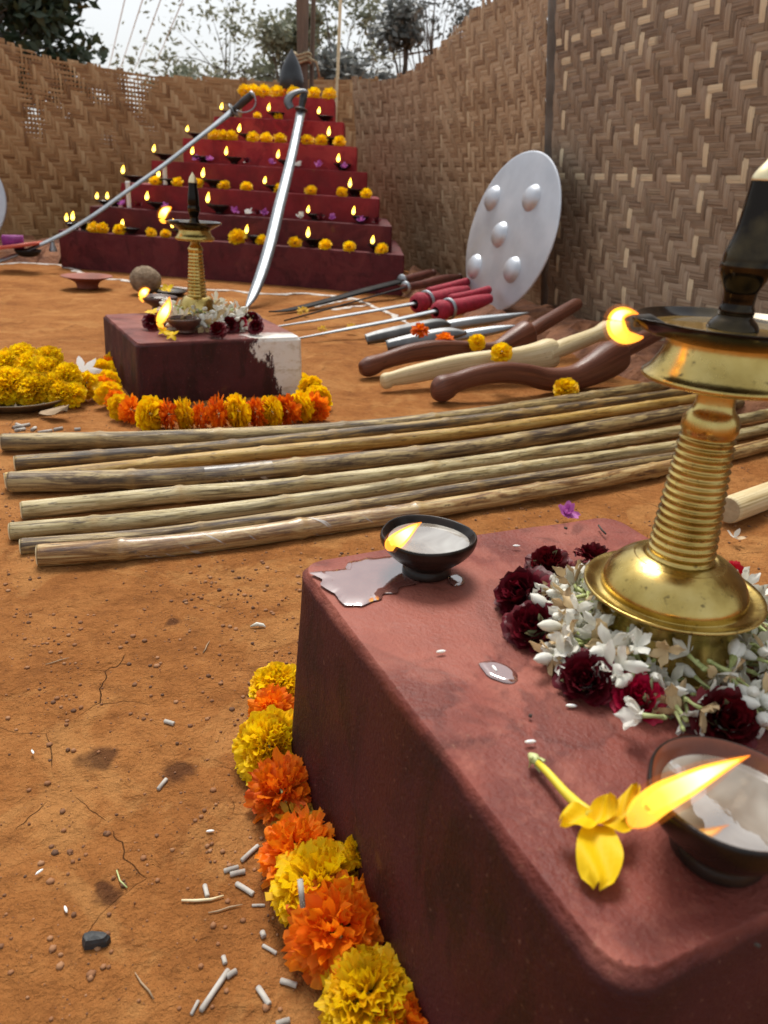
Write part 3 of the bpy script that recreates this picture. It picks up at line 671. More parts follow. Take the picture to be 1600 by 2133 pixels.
lp2('shaft', sh+[(523, 15), (518, 16), (513, 13), (509, 10), (500, 10)], 'brass')
lp2('collar', [(502, 12), (501, 36), (498, 41), (495, 41), (490, 36), (483, 33), (478, 33)], 'brass')
lp2('oil_dish', [(480, 30), (474, 40), (467, 52), (463, 57), (461, 57), (462, 54), (468, 44), (470, 12)], 'soot')
lp2('stem', [(469, 13), (464, 12), (458, 9), (450, 9), (444, 11), (438, 13), (432, 13), (428, 12)], 'soot', 28)
lp2('finial', [(429, 11), (420, 12), (405, 11), (390, 9), (380, 9)], 'soot', 28)
lp2('finial_tip', [(381, 9), (378, 9), (370, 7), (363, 3), (358, .4)], 'brass_tip', 28)
fp = []
for x, y, r in [(348, 463, 2), (339, 460, 5), (338, 450, 8), (343, 440, 8), (352, 434, 5), (357, 431, 1)]: p = D(x, y, b2.y-.02); fp.append((p, px(p, r)))
flame_obj(fp, lamp2, core=.75)
mb = MB(); mb.tube([D(372, 462, b2.y-.02), D(346, 462, b2.y-.02)], px(b2, 3), 6); obj('wick', mb, 'wick', lamp2)
# ------------------------------------------------------------------ clay lamps
def diya(base, cx, prof, oilrow, mat, oilmat, label, spx, fl, wickpts, group=None, k=.16, core=.7, inner=None):
    t = thing('clay_lamp', base, label, 'clay lamp', group)
    axx = lambda y: cx[0]+(y-cx[1])*cx[2]
    pr = axis_profile(base, axx, prof); pr[0] = (0, pr[0][1])
    sp = V(spx)-base; s0 = math.atan2(sp.y, sp.x)
    rm = max(r for z, r in pr)
    def fn(r, z, q):
        d = abs((q-s0+PI) % (2*PI)-PI); w = max(0, (r/rm-.55)/.45)
        return (r*(1+k*w*math.exp(-(d/.30)**2)+.012*math.sin(3*q+1)), z-.02*rm*math.sin(2*q)*w)
    mb = MB(); sp_ = spline(pr, 3)
    if inner: mb.lathe(sp_[:inner], base, 60, fn=fn); mb.lathe(sp_[inner-1:], base, 60, 1, fn=fn)
    else: mb.lathe(sp_, base, 60, fn=fn)
    obj('bowl', mb, [mat, 'clay_inner'], t)
    oz, orr = axis_profile(base, axx, [oilrow])[0]
    mb = MB(); mb.lathe([(oz, orr), (oz, orr*.66), (oz, orr*.33), (oz, .0001)], base, 48, fn=fn); obj('oil', mb, oilmat, t)
    mb = MB(); mb.tube(wickpts, rm*.045, 8); obj('wick', mb, 'wick', t)
    flame_obj(fl, t, core=core)
    return t
def fpath(pts, Y0, Y1=None):
    n = len(pts); Y1 = Y0 if Y1 is None else Y1; o = []
    for i, (x, y, r) in enumerate(pts): p = D(x, y, Y0+(Y1-Y0)*i/(n-1)); o.append((p, px(p, r)))
    return o
b = G(888, 1190, ZA)
sp = G(812, 1120, ZA+.03)
diya(b, (888, 1190, -.12), [(1190, 47), (1188, 51), (1180, 50), (1172, 47), (1163, 62), (1148, 82), (1132, 95), (1120, 99), (1114, 99), (1111, 96), (1116, 90), (1130, 78), (1150, 50), (1155, 10)], (1124, 84), 'clay', 'oil_milk',
     'glossy black clay lamp burning at the far left corner of the front altar', sp, fpath([(806, 1143, 6), (814, 1136, 15), (828, 1126, 17), (845, 1112, 13), (862, 1098, 7), (878, 1088, .5)], sp.y-.016),
     [D(850, 1128, sp.y+.012), D(828, 1122, sp.y), D(812, 1132, sp.y-.012)], k=.05)
b = G(1492, 1772, ZA); sp = G(1345, 1680, ZA+.03)
diya(b, (1492, 1772, -.1), [(1772, 90), (1768, 96), (1755, 94), (1742, 90), (1728, 112), (1702, 142), (1672, 162), (1650, 170), (1640, 171), (1633, 166), (1641, 155), (1668, 135), (1700, 90), (1706, 15)], (1660, 141), 'clay', 'oil_milk',
     'black clay lamp with red brown inside and a long flame, cut by the right edge', sp, fpath([(1318, 1712, 13), (1336, 1694, 28), (1372, 1665, 30), (1420, 1640, 26), (1470, 1614, 19), (1520, 1591, 9), (1562, 1574, .6)], sp.y-.026, sp.y+.012),
     [D(1420, 1668, sp.y+.02), D(1375, 1664, sp.y+.004), D(1350, 1682, sp.y-.018)], core=.66, inner=29, k=.08)
b = G(386, 692, ZB); sp = D(342, 662, b.y-.03)
diya(b, (386, 692, -.05), [(692, 17), (690, 19), (686, 18), (681, 22), (674, 29), (667, 33), (664, 33.5), (662, 32), (665, 29), (672, 20), (674, 3)], (667, 29), 'clay_brown', 'oil_dark',
     'brown clay lamp with tall leaning flame at the front of the small block', sp, fpath([(338, 684, 4), (333, 673, 7), (337, 661, 10), (344, 648, 10), (350, 634, 7), (353, 618, .6)], sp.y), [D(365, 664, sp.y+.02), D(345, 664, sp.y), D(337, 676, sp.y)])
b = G(336, 645, ZB); sp = D(302, 618, b.y-.03)
diya(b, (336, 645, -.05), [(645, 17), (643, 19), (639, 18), (634, 23), (628, 30), (622, 34), (619, 34), (617, 33), (620, 29), (627, 18), (628, 3)], (622, 29), 'clay_brown', 'oil_dark',
     'brown clay lamp with short curled flame at the back left of the small block', sp, fpath([(300, 628, 4), (295, 619, 6), (298, 611, 8), (305, 605, 7), (312, 603, 1)], sp.y), [D(320, 620, sp.y+.02), D(303, 620, sp.y), D(297, 622, sp.y)])
# lamps on the steps
sd = thing('clay_lamp', (0, 0, 0), 'x', 'clay lamp', 'burning clay lamps on the stepped altar')
mb = MB(); mb.lathe(spline([(0, .016), (.002, .018), (.006, .017), (.014, .028), (.024, .040), (.028, .042), (.029, .040), (.022, .033), (.012, .018), (.010, .002)], 2), (0, 0, 0), 24, fn=lambda r, z, q: (r*(1+.28*max(0, (r-.02)/.02)*math.exp(-((abs((q-PI+PI) % (2*PI)-PI))/.35)**2)), z))
obj('bowl', mb, 'clay', sd)
mb = MB(); mb.lathe([(.022, .033), (.022, .0001)], (0, 0, 0), 20); obj('oil', mb, 'oil_dark', sd)
mb = MB(); mb.tube([(-.02, 0, .024), (-.042, 0, .033), (-.049, 0, .036)], .0022, 6); obj('wick', mb, 'wick', sd)
mb = MB(); P = spline([(-.047, 0, .036, .003), (-.049, 0, .041, .007), (-.048, 0, .049, .0082), (-.046, 0, .060, .0052), (-.043, 0, .072, .0004)], 4)
mb.tube([q[:3] for q in P], [q[3] for q in P], 12, up=V((0, 1, 0))); obj('flame', mb, 'flame_far', sd)
FL = {6: [(460, 221), (558, 214), (664, 233)], 5: [(388, 268), (497, 270), (685, 280)], 4: [(319, 312), (399, 317), (469, 319), (578, 328), (705, 333)],
      3: [(254, 354), (328, 364), (421, 367), (550, 378), (729, 385)], 2: [(199, 407), (220, 412), (304, 415), (432, 429), (642, 437), (736, 446)], 1: [(134, 452), (150, 459), (252, 469), (358, 479), (512, 490), (642, 497), (776, 503)]}
LVN = {1: 'lowest', 2: 'second', 3: 'third', 4: 'fourth', 5: 'fifth', 6: 'sixth', 7: 'top'}
frs = True
for lv in sorted(FL):
    for k, (x, y) in enumerate(FL[lv]):
        p = tread(x, y, lv, .046)
        ang = math.atan2(E3.y, E3.x)+(R(-.3, .3) if x < 600 else R(.9, 1.4)); s = R(1., 1.22)
        c, s_ = math.cos(ang)*.05*s, math.sin(ang)*.05*s
        loc = V((p.x+c, p.y+s_*.5+.01, p.z))
        lbl = 'burning clay lamp on the %s step of the stepped altar, %s from the left' % (LVN[lv], ORD[k])
        if frs: sd.location = loc; sd.rotation_euler.z = ang; sd.scale = (s,)*3; sd['label'] = lbl; frs = False
        else: copy_tree(sd, loc, (0, 0, ang), lbl, scale=(s, s, s*R(.85, 1.2)))
# marigolds on the steps
MS = {7: [(511, 190), (530, 190), (551, 192), (577, 193), (611, 191), (654, 194), (686, 198)], 6: [(536, 238), (580, 240)], 5: [(447, 285), (466, 284), (482, 287), (527, 291), (555, 289), (584, 291), (640, 295), (670, 296), (706, 298)],
      3: [(323, 376), (370, 381), (412, 384), (467, 388), (513, 390), (582, 393), (648, 397), (712, 401), (763, 406)], 1: [(195, 473), (213, 477), (248, 479), (315, 488), (345, 491), (390, 501), (430, 503), (495, 497), (546, 507), (614, 514), (678, 514), (727, 515), (795, 519)]}
for lv in MS:
    for k, (x, y) in enumerate(MS[lv]):
        r = {7: 12, 6: 7, 5: 11, 3: 10, 1: 11}[lv]
        if (x, y) in ((495, 497),): r = 15
        if lv == 1 and x in (315, 345, 390, 430): r = 9
        p = tread(x, y, lv, .03); rw = px(p, r); p.z += rw*.55
        flower('Yf%d' % (k % 3), p, rw*1.45, (R(-.5, .5), -.6, R(.5, 1)), label='yellow marigold head on the %s step of the stepped altar, %s from the left' % (LVN[lv], ORD[k]), group='marigolds on the stepped altar', calyx=False)
p = tread(594, 196, 7, .04); flower('Of1', p+V((0, 0, .02)), .03, (0, -.5, .8), label='orange red marigold on the top step just in front of the black stone', calyx=False)
rr = random.Random(9)
PP = {4: [(410, 334), (438, 335), (515, 341), (567, 344), (622, 346), (664, 348), (717, 351)], 2: [(255, 427), (290, 432), (345, 438), (400, 442), (490, 446), (517, 444), (552, 449), (537, 449), (627, 447), (668, 456), (693, 457), (752, 462), (784, 466)]}
for lv in PP:
    for k, (x, y) in enumerate(PP[lv]):
        kind = 'whitef' if x in (622, 517, 627) else 'rose' if x in (515, 537, 668, 784, 290, 400) else 'purple'
        p = tread(x, y, lv, .035)+V((0, 0, .012)); mb = MB(); star(mb, p, 7, .028, .022, (0, -.5, .8), .4, rr, nu=2, nv=2); star(mb, p, 5, .02, .016, (0, -.4, .8), .8, rr, nu=2, nv=2)
        tag(obj('blossom', mb, kind, origin=p), '%s loose blossom on the %s step of the stepped altar, %s from the left' % ({'whitef': 'white', 'rose': 'dark red', 'purple': 'mauve'}[kind], LVN[lv], ORD[k]), 'flower', 'loose blossoms on the stepped altar')
for x, y0, y1, lv, w in ((344, 331, 371, 3, 'upper'), (269, 377, 428, 2, 'lower')):
    p = tread(x, y1, lv, .03); h = px(p, y1-y0); mb = MB(); mb.lathe([(0, px(p, 4.5)), (h*.9, px(p, 4.5)), (h*.96, px(p, 5)), (h, px(p, 4)), (h*.985, .001)], p, 14)
    o = obj('candle', mb, 'wax', origin=p); tag(o, 'unlit white candle on the left flank of the steps, the %s of two' % w, 'candle')
    m2 = MB(); m2.tube([p+V((0, 0, h*.98)), p+V((.001, 0, h+.008))], .0012, 5); ORG[o.name] = p; obj('wick', m2, 'wick', o)
# black stone and posts
p = tread(607, 192, 7, .13); pr = axis_profile(p, lambda y: 605, [(200, 14), (194, 16), (184, 20), (172, 22), (160, 22), (145, 19), (128, 14), (114, 8), (104, 3), (99, .3)]); pr = [((z-pr[0][0])*1.03, r*1.14) for z, r in pr]
mb = MB(); mb.lathe(spline(pr, 4), p, 32); tag(obj('pointed_stone', mb, 'idol', origin=p), 'black teardrop shaped pointed stone standing on the top step', 'stone')
b = D(628, 330, 5.35); b.z = 0; mb = MB(); rw = px(b, 12.5)
mb.tube([b, b+V((.01, 0, .7)), b+V((-.005, 0, 1.5)), b+V((.01, .02, 2.6))], [rw*1.1, rw, rw*.98, rw*.9], 16)
po = thing('wooden_post', b, 'weathered wooden post rising behind the stepped altar, tied with rope', 'post'); obj('pole', mb, 'post_wood', po)
kz = D(634, 122, 5.35).z; mb = MB()
for dz in (-.02, 0., .018):
    mb.tube([b+V((math.cos(q/8*PI)*rw*1.25, math.sin(q/8*PI)*rw*1.25, kz+dz+.01*math.sin(q))) for q in range(17)], .009, 6, caps=False)
mb.tube([b+V((rw, -rw, kz)), b+V((rw+.05, -rw-.01, kz-.02)), b+V((rw+.07, -rw, kz-.10))], .008, 6); obj('rope_tie', mb, 'rope', po)
for x, Y, r, c, lb in ((654, 5.42, 4.5, 'post_wood', 'thin bamboo upright tied beside the wooden post'), (706, 5.95, 3., 'pale_wood', 'thin pale upright stake behind the back mat')):
    b = D(x-8, 330, Y); b.z = 0; mb = MB(); mb.tube([b, b+V((0, 0, 1.)), b+V((.02, 0, 2.6))], px(b, r), 10); tag(obj('upright_stake', mb, c, origin=b), lb, 'stake')
# ------------------------------------------------------------------ woven mats
def mat_mb(base, tops, pitch, seed, pale, hole=None, wide=.98, lean=None, ragged=.05, z0=0., rise=0., wav=0.):
    """base: dense list of ground points; strips really pass over and under each other (3/3 twill)"""
    rr = random.Random(seed); L = [0]
    for i in range(1, len(base)): L.append(L[-1]+(base[i]-base[i-1]).length)
    def at(s):
        s = max(0, min(L[-1]-1e-6, s)); k = 0
        lo, hi = 0, len(L)-1
        while hi-lo > 1:
            md = (lo+hi)//2
            if L[md] <= s: lo = md
            else: hi = md
        f = (s-L[lo])/(L[hi]-L[lo]); return base[lo].lerp(base[hi], f), (base[hi]-base[lo]).normalized()
    def cidx(s):
        s = max(0, min(L[-1]-1e-6, s)); lo, hi = 0, len(L)-1
        if len(tops) != len(L): return s/L[-1]*(len(tops)-1)
        while hi-lo > 1:
            md = (lo+hi)//2
            if L[md] <= s: lo = md
            else: hi = md
        return lo+(s-L[lo])/(L[hi]-L[lo])
    ht = max(tops); nu, nv = int(L[-1]/pitch), int(ht/pitch)
    tp = lambda s: (lambda k, f: tops[k]*(1-f)+tops[k+1]*f)(*(lambda q: (min(int(q), len(tops)-2), q-min(int(q), len(tops)-2)))(cidx(s)))
    lean = lean or V((0, 0, 1))
    def pos(s, z, off):
        p, t = at(s); nn = V((t.y, -t.x, 0))
        return p+lean*z+nn*(off+.022*nz((s, z, 0), 1.6, seed)+.006*nz((s, z, 0), 6, seed))+V((0, 0, z0+rise*s/L[-1]))
    def over(i, j): return ((i+j) % 6) < 3
    mb = MB(); am = .0026
    for i in range(nu):
        wscale = rr.uniform(wide-.06, wide+.05); tr = (rr.random(), rr.random(), 1. if rr.random() < pale else rr.random()**3*.35)
        top = tp((i+.5)*pitch)/pitch-(.4+rr.random()*ragged/pitch*.6); j0 = 0
        rows = []; uvs = []; s0 = (i+.5)*pitch; L_ = []
        tt = []
        for j in range(nv+1):
            if j > top: break
            z = (j+.5)*pitch; o = am if over(i, j) else -am
            h = hole(s0, z) if hole else 0; w = pitch*.5*wscale*(1-min(.9, h*rr.uniform(.2, .8))); sl = s0+wav*pitch*math.sin(z*9+i*.15)
            rows.append([pos(sl-w, z, o+.0008), pos(sl, z, o+.0022), pos(sl+w, z, o-.0004)]); uvs += [(z, i+.05), (z, i+.06), (z, i+.05+.03)]
            uvs[-3:] = [(z+i*1.3, -w), (z+i*1.3, 0), (z+i*1.3, w)]
        mb.grid(rows, 0, tr, False, uvs)
    for j in range(nv):
        wscale = rr.uniform(wide-.06, wide+.05); tr = (rr.random(), rr.random(), 1. if rr.random() < pale*.10 else rr.random()**3*.22)
        rows = []; uvs = []; z0_ = (j+.5)*pitch
        # several canes end to end along the row
        cut = set(rr.randrange(nu) for _ in range(max(1, nu//30))); tints = []
        for i in range(nu+1):
            if z0_ > tp((i+.5)*pitch)-pitch*1.2:
                if len(rows) > 1: mb.grid(rows, 0, tints, False, uvs)
                rows = []; uvs = []; tints = []; continue
            if i in cut: tr = (rr.random(), rr.random(), 1. if rr.random() < pale*.10 else rr.random()**3*.22)
            s0 = (i+.5)*pitch; o = -am if over(i, j) else am
            h = hole(s0, z0_) if hole else 0; w = pitch*.5*wscale*(1-min(.9, h*rr.uniform(.15, .7)))
            rows.append([pos(s0, z0_-w, o-.0004), pos(s0, z0_, o+.002), pos(s0, z0_+w, o+.0004)]); uvs += [(s0+j*2.1, -w), (s0+j*2.1, 0), (s0+j*2.1, w)]
            tints += [tr]*3
        if len(rows) > 1: mb.grid(rows, 0, tints, False, uvs)
    return mb
def ground_pts(ctrl, n=24): return [V((x, y, 0)) for x, y in spline(ctrl, n)]
gx = lambda x, Y: (D(x, 500, Y).x, Y)
# left and back mat runs behind the steps; its top edge stands about 1.5 m high
def mat_run(ctrl):
    """(photo x, distance, photo y of the top edge) -> ground points and heights"""
    P = spline([(D(x, 500, Y).x, Y, D(x, yt, Y).z) for x, Y, yt in ctrl], 24)
    # columns follow the true verticals: move the foot below the top edge point
    return [V((p[0], p[1], 0)) for p in P], [p[2] for p in P]
LM = [(-420, 3.7, -10), (-150, 4.35, 5), (0, 4.8, 50), (110, 5.15, 98), (210, 5.45, 120), (340, 5.8, 146), (480, 6.0, 154), (600, 6.05, 158), (690, 5.95, 152), (775, 5.75, 150)]
lb_, lt_ = mat_run(LM)
HS = []
for xh in (70, 345):
    k_ = min(range(len(lb_)), key=lambda i: abs(lb_[i].x/lb_[i].y-D(xh, 500, 5.).x/5.)); HS.append(sum((lb_[i+1]-lb_[i]).length for i in range(k_)))
def holes(s, z):
    return max(0, min(1.2, 2.6*nz((s, z, 3), 5.5, 4.)+.10+.5*nz((s, z, 1), 1.6, 2.)))*max(0, min(1, (z-.62)*5)) if HS[0] < s < HS[1] else 0
o = obj('woven_mat', mat_mb(lb_, lt_, .026, 11, .05, holes, 1.0, ragged=.11), 'mat_warm'); tag(o, 'long golden brown woven bamboo mat fence behind and left of the steps', 'bamboo mat')
MM = [(758, 5.7, 150), (800, 5.45, 163), (850, 5.2, 152), (900, 4.9, 122), (950, 4.62, 75), (1000, 4.35, 12), (1050, 4.1, -20)]
mb_, mt_ = mat_run(MM)
e0 = D(1143, 560, 3.50); e1 = D(1158, 0, 3.50)
sl_ = V(((e1.x-e0.x)/(e1.z-e0.z), 0, 1.)); sb = V((e0.x-sl_.x*e0.z, 3.50, 0))
mb_ = [V((x, y, 0)) for x, y in spline([(p.x, p.y) for p in mb_[::24]]+[(sb.x-.01, 3.56)], 24)]; mt_ = (mt_+[1.55]*99)[:len(mb_)]
o = obj('woven_mat', mat_mb(mb_, mt_, .0235, 12, .07, lambda s, z: max(0, 1.3*nz((s, z, 8), 3.5, 2.))*(1 if z > 1.2 else 0), 1.03, ragged=.03, wav=.25, lean=sl_*.999), 'mat_mid'); tag(o, 'brown bamboo mat curving from the back to the corner behind the shield', 'bamboo mat')
s0, s1 = sb+V((.0, -.01, 0)), V((1.065, 2.50, 0)); dr = (s1-s0).normalized()
rb_ = [s0+dr*.1*i for i in range(33)]
o = obj('woven_mat', mat_mb(rb_, [1.75, 1.75], .0225, 13, .085, None, 1.06, lean=sl_), 'mat_grey'); tag(o, 'grey brown woven bamboo mat wall at the right with pale vertical strips', 'bamboo mat')
mb = MB(); b = sb+V((-.004, .020, 0)); mb.tube([b, b+sl_*.8, b+sl_*1.9], [.024, .023, .022], 12); tag(obj('wooden_post', mb, 'bark', origin=b), 'dark upright added in place of the shaded gap between the two right mats', 'post')  # no real post: an added upright fills the seam as its dark gap
# ------------------------------------------------------------------ rubble ledge below the mats
def ledge(front, back, z, name, label, seed, n=90, m=9):
    F_, B__ = spline(front, 12), spline(back, 12); k = min(len(F_), len(B__)); rows = []
    rr = random.Random(seed)
    for i in range(n):
        t = i/(n-1)*(k-1); a = int(min(t, k-2)); f = t-a
        pf = V((*[F_[a][q]*(1-f)+F_[a+1][q]*f for q in (0, 1)], 0)); pb = V((*[B__[a][q]*(1-f)+B__[a+1][q]*f for q in (0, 1)], 0))
        row = []
        for j in range(m):
            u = j/(m-1); p = pf.lerp(pb, u); hgt = z*min(1, (u*3.2))**.7 if u < .35 else z
            st = noise.cell(V((p.x*9, p.y*9, seed)))
            p.z = -.02+(hgt+.02)*(1 if u > 0 else 0)+.022*fbm((p.x, p.y, seed), 8, 4)*(u > 0)+.016*(st-.5)*(u > 0)
            if u == 0: p += (pf-pb).normalized()*(.03*nz(p, 9, seed))
            row.append(p)
        rows.append(row)
    mb = MB(); mb.grid([r[::-1] for r in rows][::-1]); return tag(obj(name, mb, 'ledge', smooth=False), label, 'ledge')
g2 = lambda x, y, z=0: tuple(G(x, y, z)[:2])
ledge([(-.02, 4.02), g2(905, 640), g2(985, 672), g2(1080, 700), g2(1180, 740), g2(1300, 790), g2(1500, 850), g2(1750, 900)], [(.10, 5.0), (.45, 4.35), (.66, 3.72), (.76, 3.45), (.9, 3.1), (1.1, 2.6), (1.35, 2.0), (1.6, 1.4)], .055, 'stone_ledge', 'low rough laterite ledge along the foot of the right mats', 3.)
q = G(120, 552)
ledge([(q.x-1.4, q.y-.55), (q.x-.7, q.y-.2), (q.x-.02, q.y+.03)], [(q.x-1.4, q.y+.1), (q.x-.7, q.y+.45), (q.x-.02, q.y+.6)], .10, 'stone_ledge', 'low brown earth ledge at the left beside the stepped altar', 8.)
# ------------------------------------------------------------------ shield
def shield(cx, cy, Rm, dist, n, bosses, label, br=.05):
    c = CAM+ray(cx, cy)*dist; n = n.normalized()
    a = n.orthogonal().normalized(); b = n.cross(a)
    low = min((c+(a*math.cos(q/20*PI)+b*math.sin(q/20*PI))*Rm).z for q in range(40))
    t = thing('round_shield', V((c.x, c.y, low)), label, 'shield')
    mb = MB(); mb.lathe([(-.006, Rm*.98), (-.001, Rm), (.004, Rm*.995), (.005, Rm*.97), (.012, Rm*.7), (.018, Rm*.35), (.020, .001)], c, 72, axis=n)
    mb.lathe([(.014, .001), (.006, Rm*.7), (-.003, Rm*.97), (-.006, Rm*.98)], c, 72, axis=n); obj('plate', mb, 'alu', t)
    for x, y in bosses:
        d = ray(x, y); q = CAM+d*((c-CAM).dot(n)/d.dot(n)); mb = MB(); dd = (q-c).length; z0 = .020-.012*dd/Rm
        mb.lathe([(z0-.004, br*1.12), (z0+.001, br*1.08), (z0+.005, br*1.0), (z0+.012, br*.93), (z0+.018, br*.80), (z0+.0225, br*.62), (z0+.0255, br*.40), (z0+.027, br*.2), (z0+.0275, .0005)], q, 28, axis=n); obj('boss', mb, 'alu', t)
    return t
vw = -ray(1062, 486).normalized(); wv = (RI*(-.955)+UP*.295).normalized()
shield(1062, 486, .325, 3.20, vw*.50+wv*.866, [(1031, 415), (1113, 415), (1049, 491), (994, 556), (1073, 563)], 'round aluminium shield with five bosses leaning in the mat corner', .050)
shield(-108, 410, .30, 4.35, V((.35, -.9, .2)), [(-70, 380)], 'pale round shield just inside the left edge against the mat', .05)
# ------------------------------------------------------------------ blades
def blade(mb, pts, face, th=.004):
    """pts: (point, half width); flat blade with a ridge, its face towards `face`"""
    n = len(pts); rows = []
    for i, (p, w) in enumerate(pts):
        t = (pts[min(i+1, n-1)][0]-pts[max(i-1, 0)][0]).normalized(); s = t.cross(face).normalized(); f = s.cross(t).normalized()
        rows.append([p-s*w, p-s*w*.3+f*th, p+s*w*.35+f*th, p+s*w, p+s*w*.35-f*th, p-s*w*.3-f*th])
    mb.grid(rows, 0, (0, 0, 0), True)
    mb.f.append(tuple(range(len(mb.v)-6, len(mb.v)))); mb.m.append(0); mb.f.append(tuple(range(len(mb.v)-6*n, len(mb.v)-6*n+6))[::-1]); mb.m.append(0)
def path3(pts, Y0, Y1, n=6):
    """photo outline (x, y, half width) -> points whose distance runs from Y0 to Y1"""
    P = spline(pts, n); L = [0]
    for a, b in zip(P, P[1:]): L.append(L[-1]+math.hypot(b[0]-a[0], b[1]-a[1]))
    out = []
    for q, l in zip(P, L):
        k = l/L[-1]; p = D(q[0], q[1], 1/((1-k)/Y0+k/Y1)); out.append((p, px(p, max(.3, q[2]))))
    return out
def guard_bow(mb, pts, r): mb.tube(pts, r, 8)
# two long sabres leaning on the steps
Yh = FR[5].y+.02
tip = G(512, 643)
s1_ = thing('sabre', tip, 'long curved steel sabre leaning on the middle of the steps, tip on the earth', 'sword')
bl = path3([(627, 232, 10), (621, 262, 9), (610, 315, 10), (597, 370, 11), (583, 425, 12), (570, 480, 12.5), (557, 530, 12.5), (541, 580, 12), (526, 618, 10), (512, 643, 2)], Yh, tip.y)
mb = MB(); blade(mb, bl, -FW); obj('blade', mb, 'steel', s1_)
hp = path3([(626, 236, 6), (629, 220, 7), (632, 205, 8), (634, 192, 7)], Yh, Yh+.03)
mb = MB(); mb.tube([p for p, r in hp], [r for p, r in hp], 12); obj('grip', mb, 'hilt_black', s1_)
gd = (hp[-1][0]-hp[0][0]).normalized()
mb = MB(); mb.lathe([(-.004, .0005), (-.004, px(tip, 17)), (0, px(tip, 19)), (.004, px(tip, 17)), (.006, .0005)], hp[3][0], 24, axis=gd); obj('guard', mb, 'steel_dark', s1_)
mb = MB(); kb = path3([(606, 226, 8), (600, 212, 9), (605, 200, 8), (618, 192, 6), (632, 189, 5)], Yh-.05, Yh); blade(mb, kb, -FW, .003); obj('knuckle_bow', mb, 'steel_dark', s1_)
mb = MB(); mb.lathe([(-.008, .001), (-.006, .02), (.004, .024), (.012, .012), (.016, .001)], hp[-1][0], 16, axis=gd); obj('pommel', mb, 'steel', s1_)
t2 = G(-70, 566)
s2_ = thing('sabre', t2, 'long slender sabre slanting down the left flank of the steps to the left edge', 'sword')
Yg = FR[5].y-.06
bl = path3([(484, 232, 8), (465, 247, 7), (440, 267, 6), (400, 298, 5.5), (340, 345, 5.5), (268, 396, 5.5), (200, 445, 5.5), (130, 488, 5.5), (60, 520, 5), (0, 543, 5), (-70, 566, 1)], Yg, t2.y)
mb = MB(); blade(mb, bl, -FW+V((0, 0, .4))); obj('blade', mb, 'steel', s2_)
hp = path3([(483, 233, 6), (497, 221, 7), (512, 208, 8), (526, 196, 7)], Yg, Yg-.02); gd = (hp[-1][0]-hp[0][0]).normalized()
mb = MB(); mb.tube([p for p, r in hp], [r for p, r in hp], 12); obj('grip', mb, 'hilt_black', s2_)
mb = MB(); mb.lathe([(-.004, .0005), (-.004, px(t2, 15)), (0, px(t2, 17)), (.004, px(t2, 15)), (.006, .0005)], hp[2][0], 24, axis=gd); obj('guard', mb, 'steel_dark', s2_)
mb = MB(); kb = path3([(492, 230, 1.6), (508, 234, 1.6), (524, 229, 1.6), (533, 214, 1.6), (528, 194, 1.6)], Yg-.04, Yg-.03); mb.tube([p for p, r in kb], [r for p, r in kb], 8); obj('knuckle_bow', mb, 'steel', s2_)
mb = MB(); mb.lathe([(-.006, .001), (-.004, .018), (.004, .02), (.010, .001)], hp[-1][0], 16, axis=gd); obj('pommel', mb, 'steel', s2_)
# swords lying on the ground with hilts on the ledge
def lying(outl, hilt, tipz, label, bm, hm, gm='steel', red=False):
    t = G(outl[0][0], outl[0][1], tipz); e = G(hilt[-1][0], hilt[-1][1], .095)
    n = len(outl)+len(hilt)-1; allp = outl+hilt[1:]
    ln = [0]
    for a, b in zip(allp, allp[1:]): ln.append(ln[-1]+math.hypot(b[0]-a[0], b[1]-a[1]))
    kY = lambda k: 1/((1-k)/t.y+k/e.y)
    ks = ln[len(outl)-1]/ln[-1]
    o = thing('sword', t, label, 'sword')
    b3 = path3(outl, t.y, kY(ks)); mb = MB(); blade(mb, b3, V((0, -.45, 1)), .003); obj('blade', mb, bm, o)
    h3 = path3(hilt, kY(ks), e.y); mb = MB(); mb.tube([p for p, r in h3], [r for p, r in h3], 14); obj('grip', mb, hm, o)
    gd = (h3[-1][0]-h3[0][0]).normalized()
    g = h3[1][0]; mb = MB(); w = px(g, 13 if not red else 20)
    mb.lathe([(-.006, .0005), (-.006, w*.9), (0, w), (.006, w*.9), (.008, .0005)], g, 24, axis=gd); obj('guard', mb, gm, o)
    if red:
        g = h3[2][0]; mb = MB(); mb.lathe([(-.05, w*.5), (-.045, w*.9), (-.02, w*1.1), (.0, w*1.0), (.012, w*.6)], g, 20, axis=gd); obj('hand_guard', mb, 'redcloth', o)
        mb = MB(); mb.lathe([(-.006, w*.95), (-.004, w*1.12), (.004, w*1.12), (.006, w*.95)], h3[5][0], 20, axis=gd); obj('ring', mb, 'steel', o)
        off = V((0, .06, .028)); mb = MB(); P = [p+off for p, r in h3[6:]]; mb.tube(P, [px(P[0], 9)]*len(P), 10); obj('strap', mb, 'redcloth', o)
    else:
        mb = MB(); mb.lathe([(-.004, w*.2), (0, w*.55), (.01, w*.5), (.016, .001)], h3[-1][0], 14, axis=gd); obj('pommel', mb, hm, o)
lying([(560, 649, 1), (600, 646, 8), (680, 627, 10), (760, 605, 11), (838, 585, 10)], [(836, 585, 7), (850, 582, 9), (870, 577, 9), (890, 571, 8), (902, 569, 6)], .012, 'black bladed sword with dark red wooden grip, farthest of the row', 'black_steel', 'hilt')
lying([(592, 668, 1), (660, 650, 2.5), (760, 622, 3), (845, 598, 4)], [(840, 600, 8), (885, 592, 9), (905, 587, 10), (930, 582, 10), (957, 577, 6)], .012, 'thin dark sword with silver collar and dark wooden grip, second of the row', 'black_steel', 'hilt')
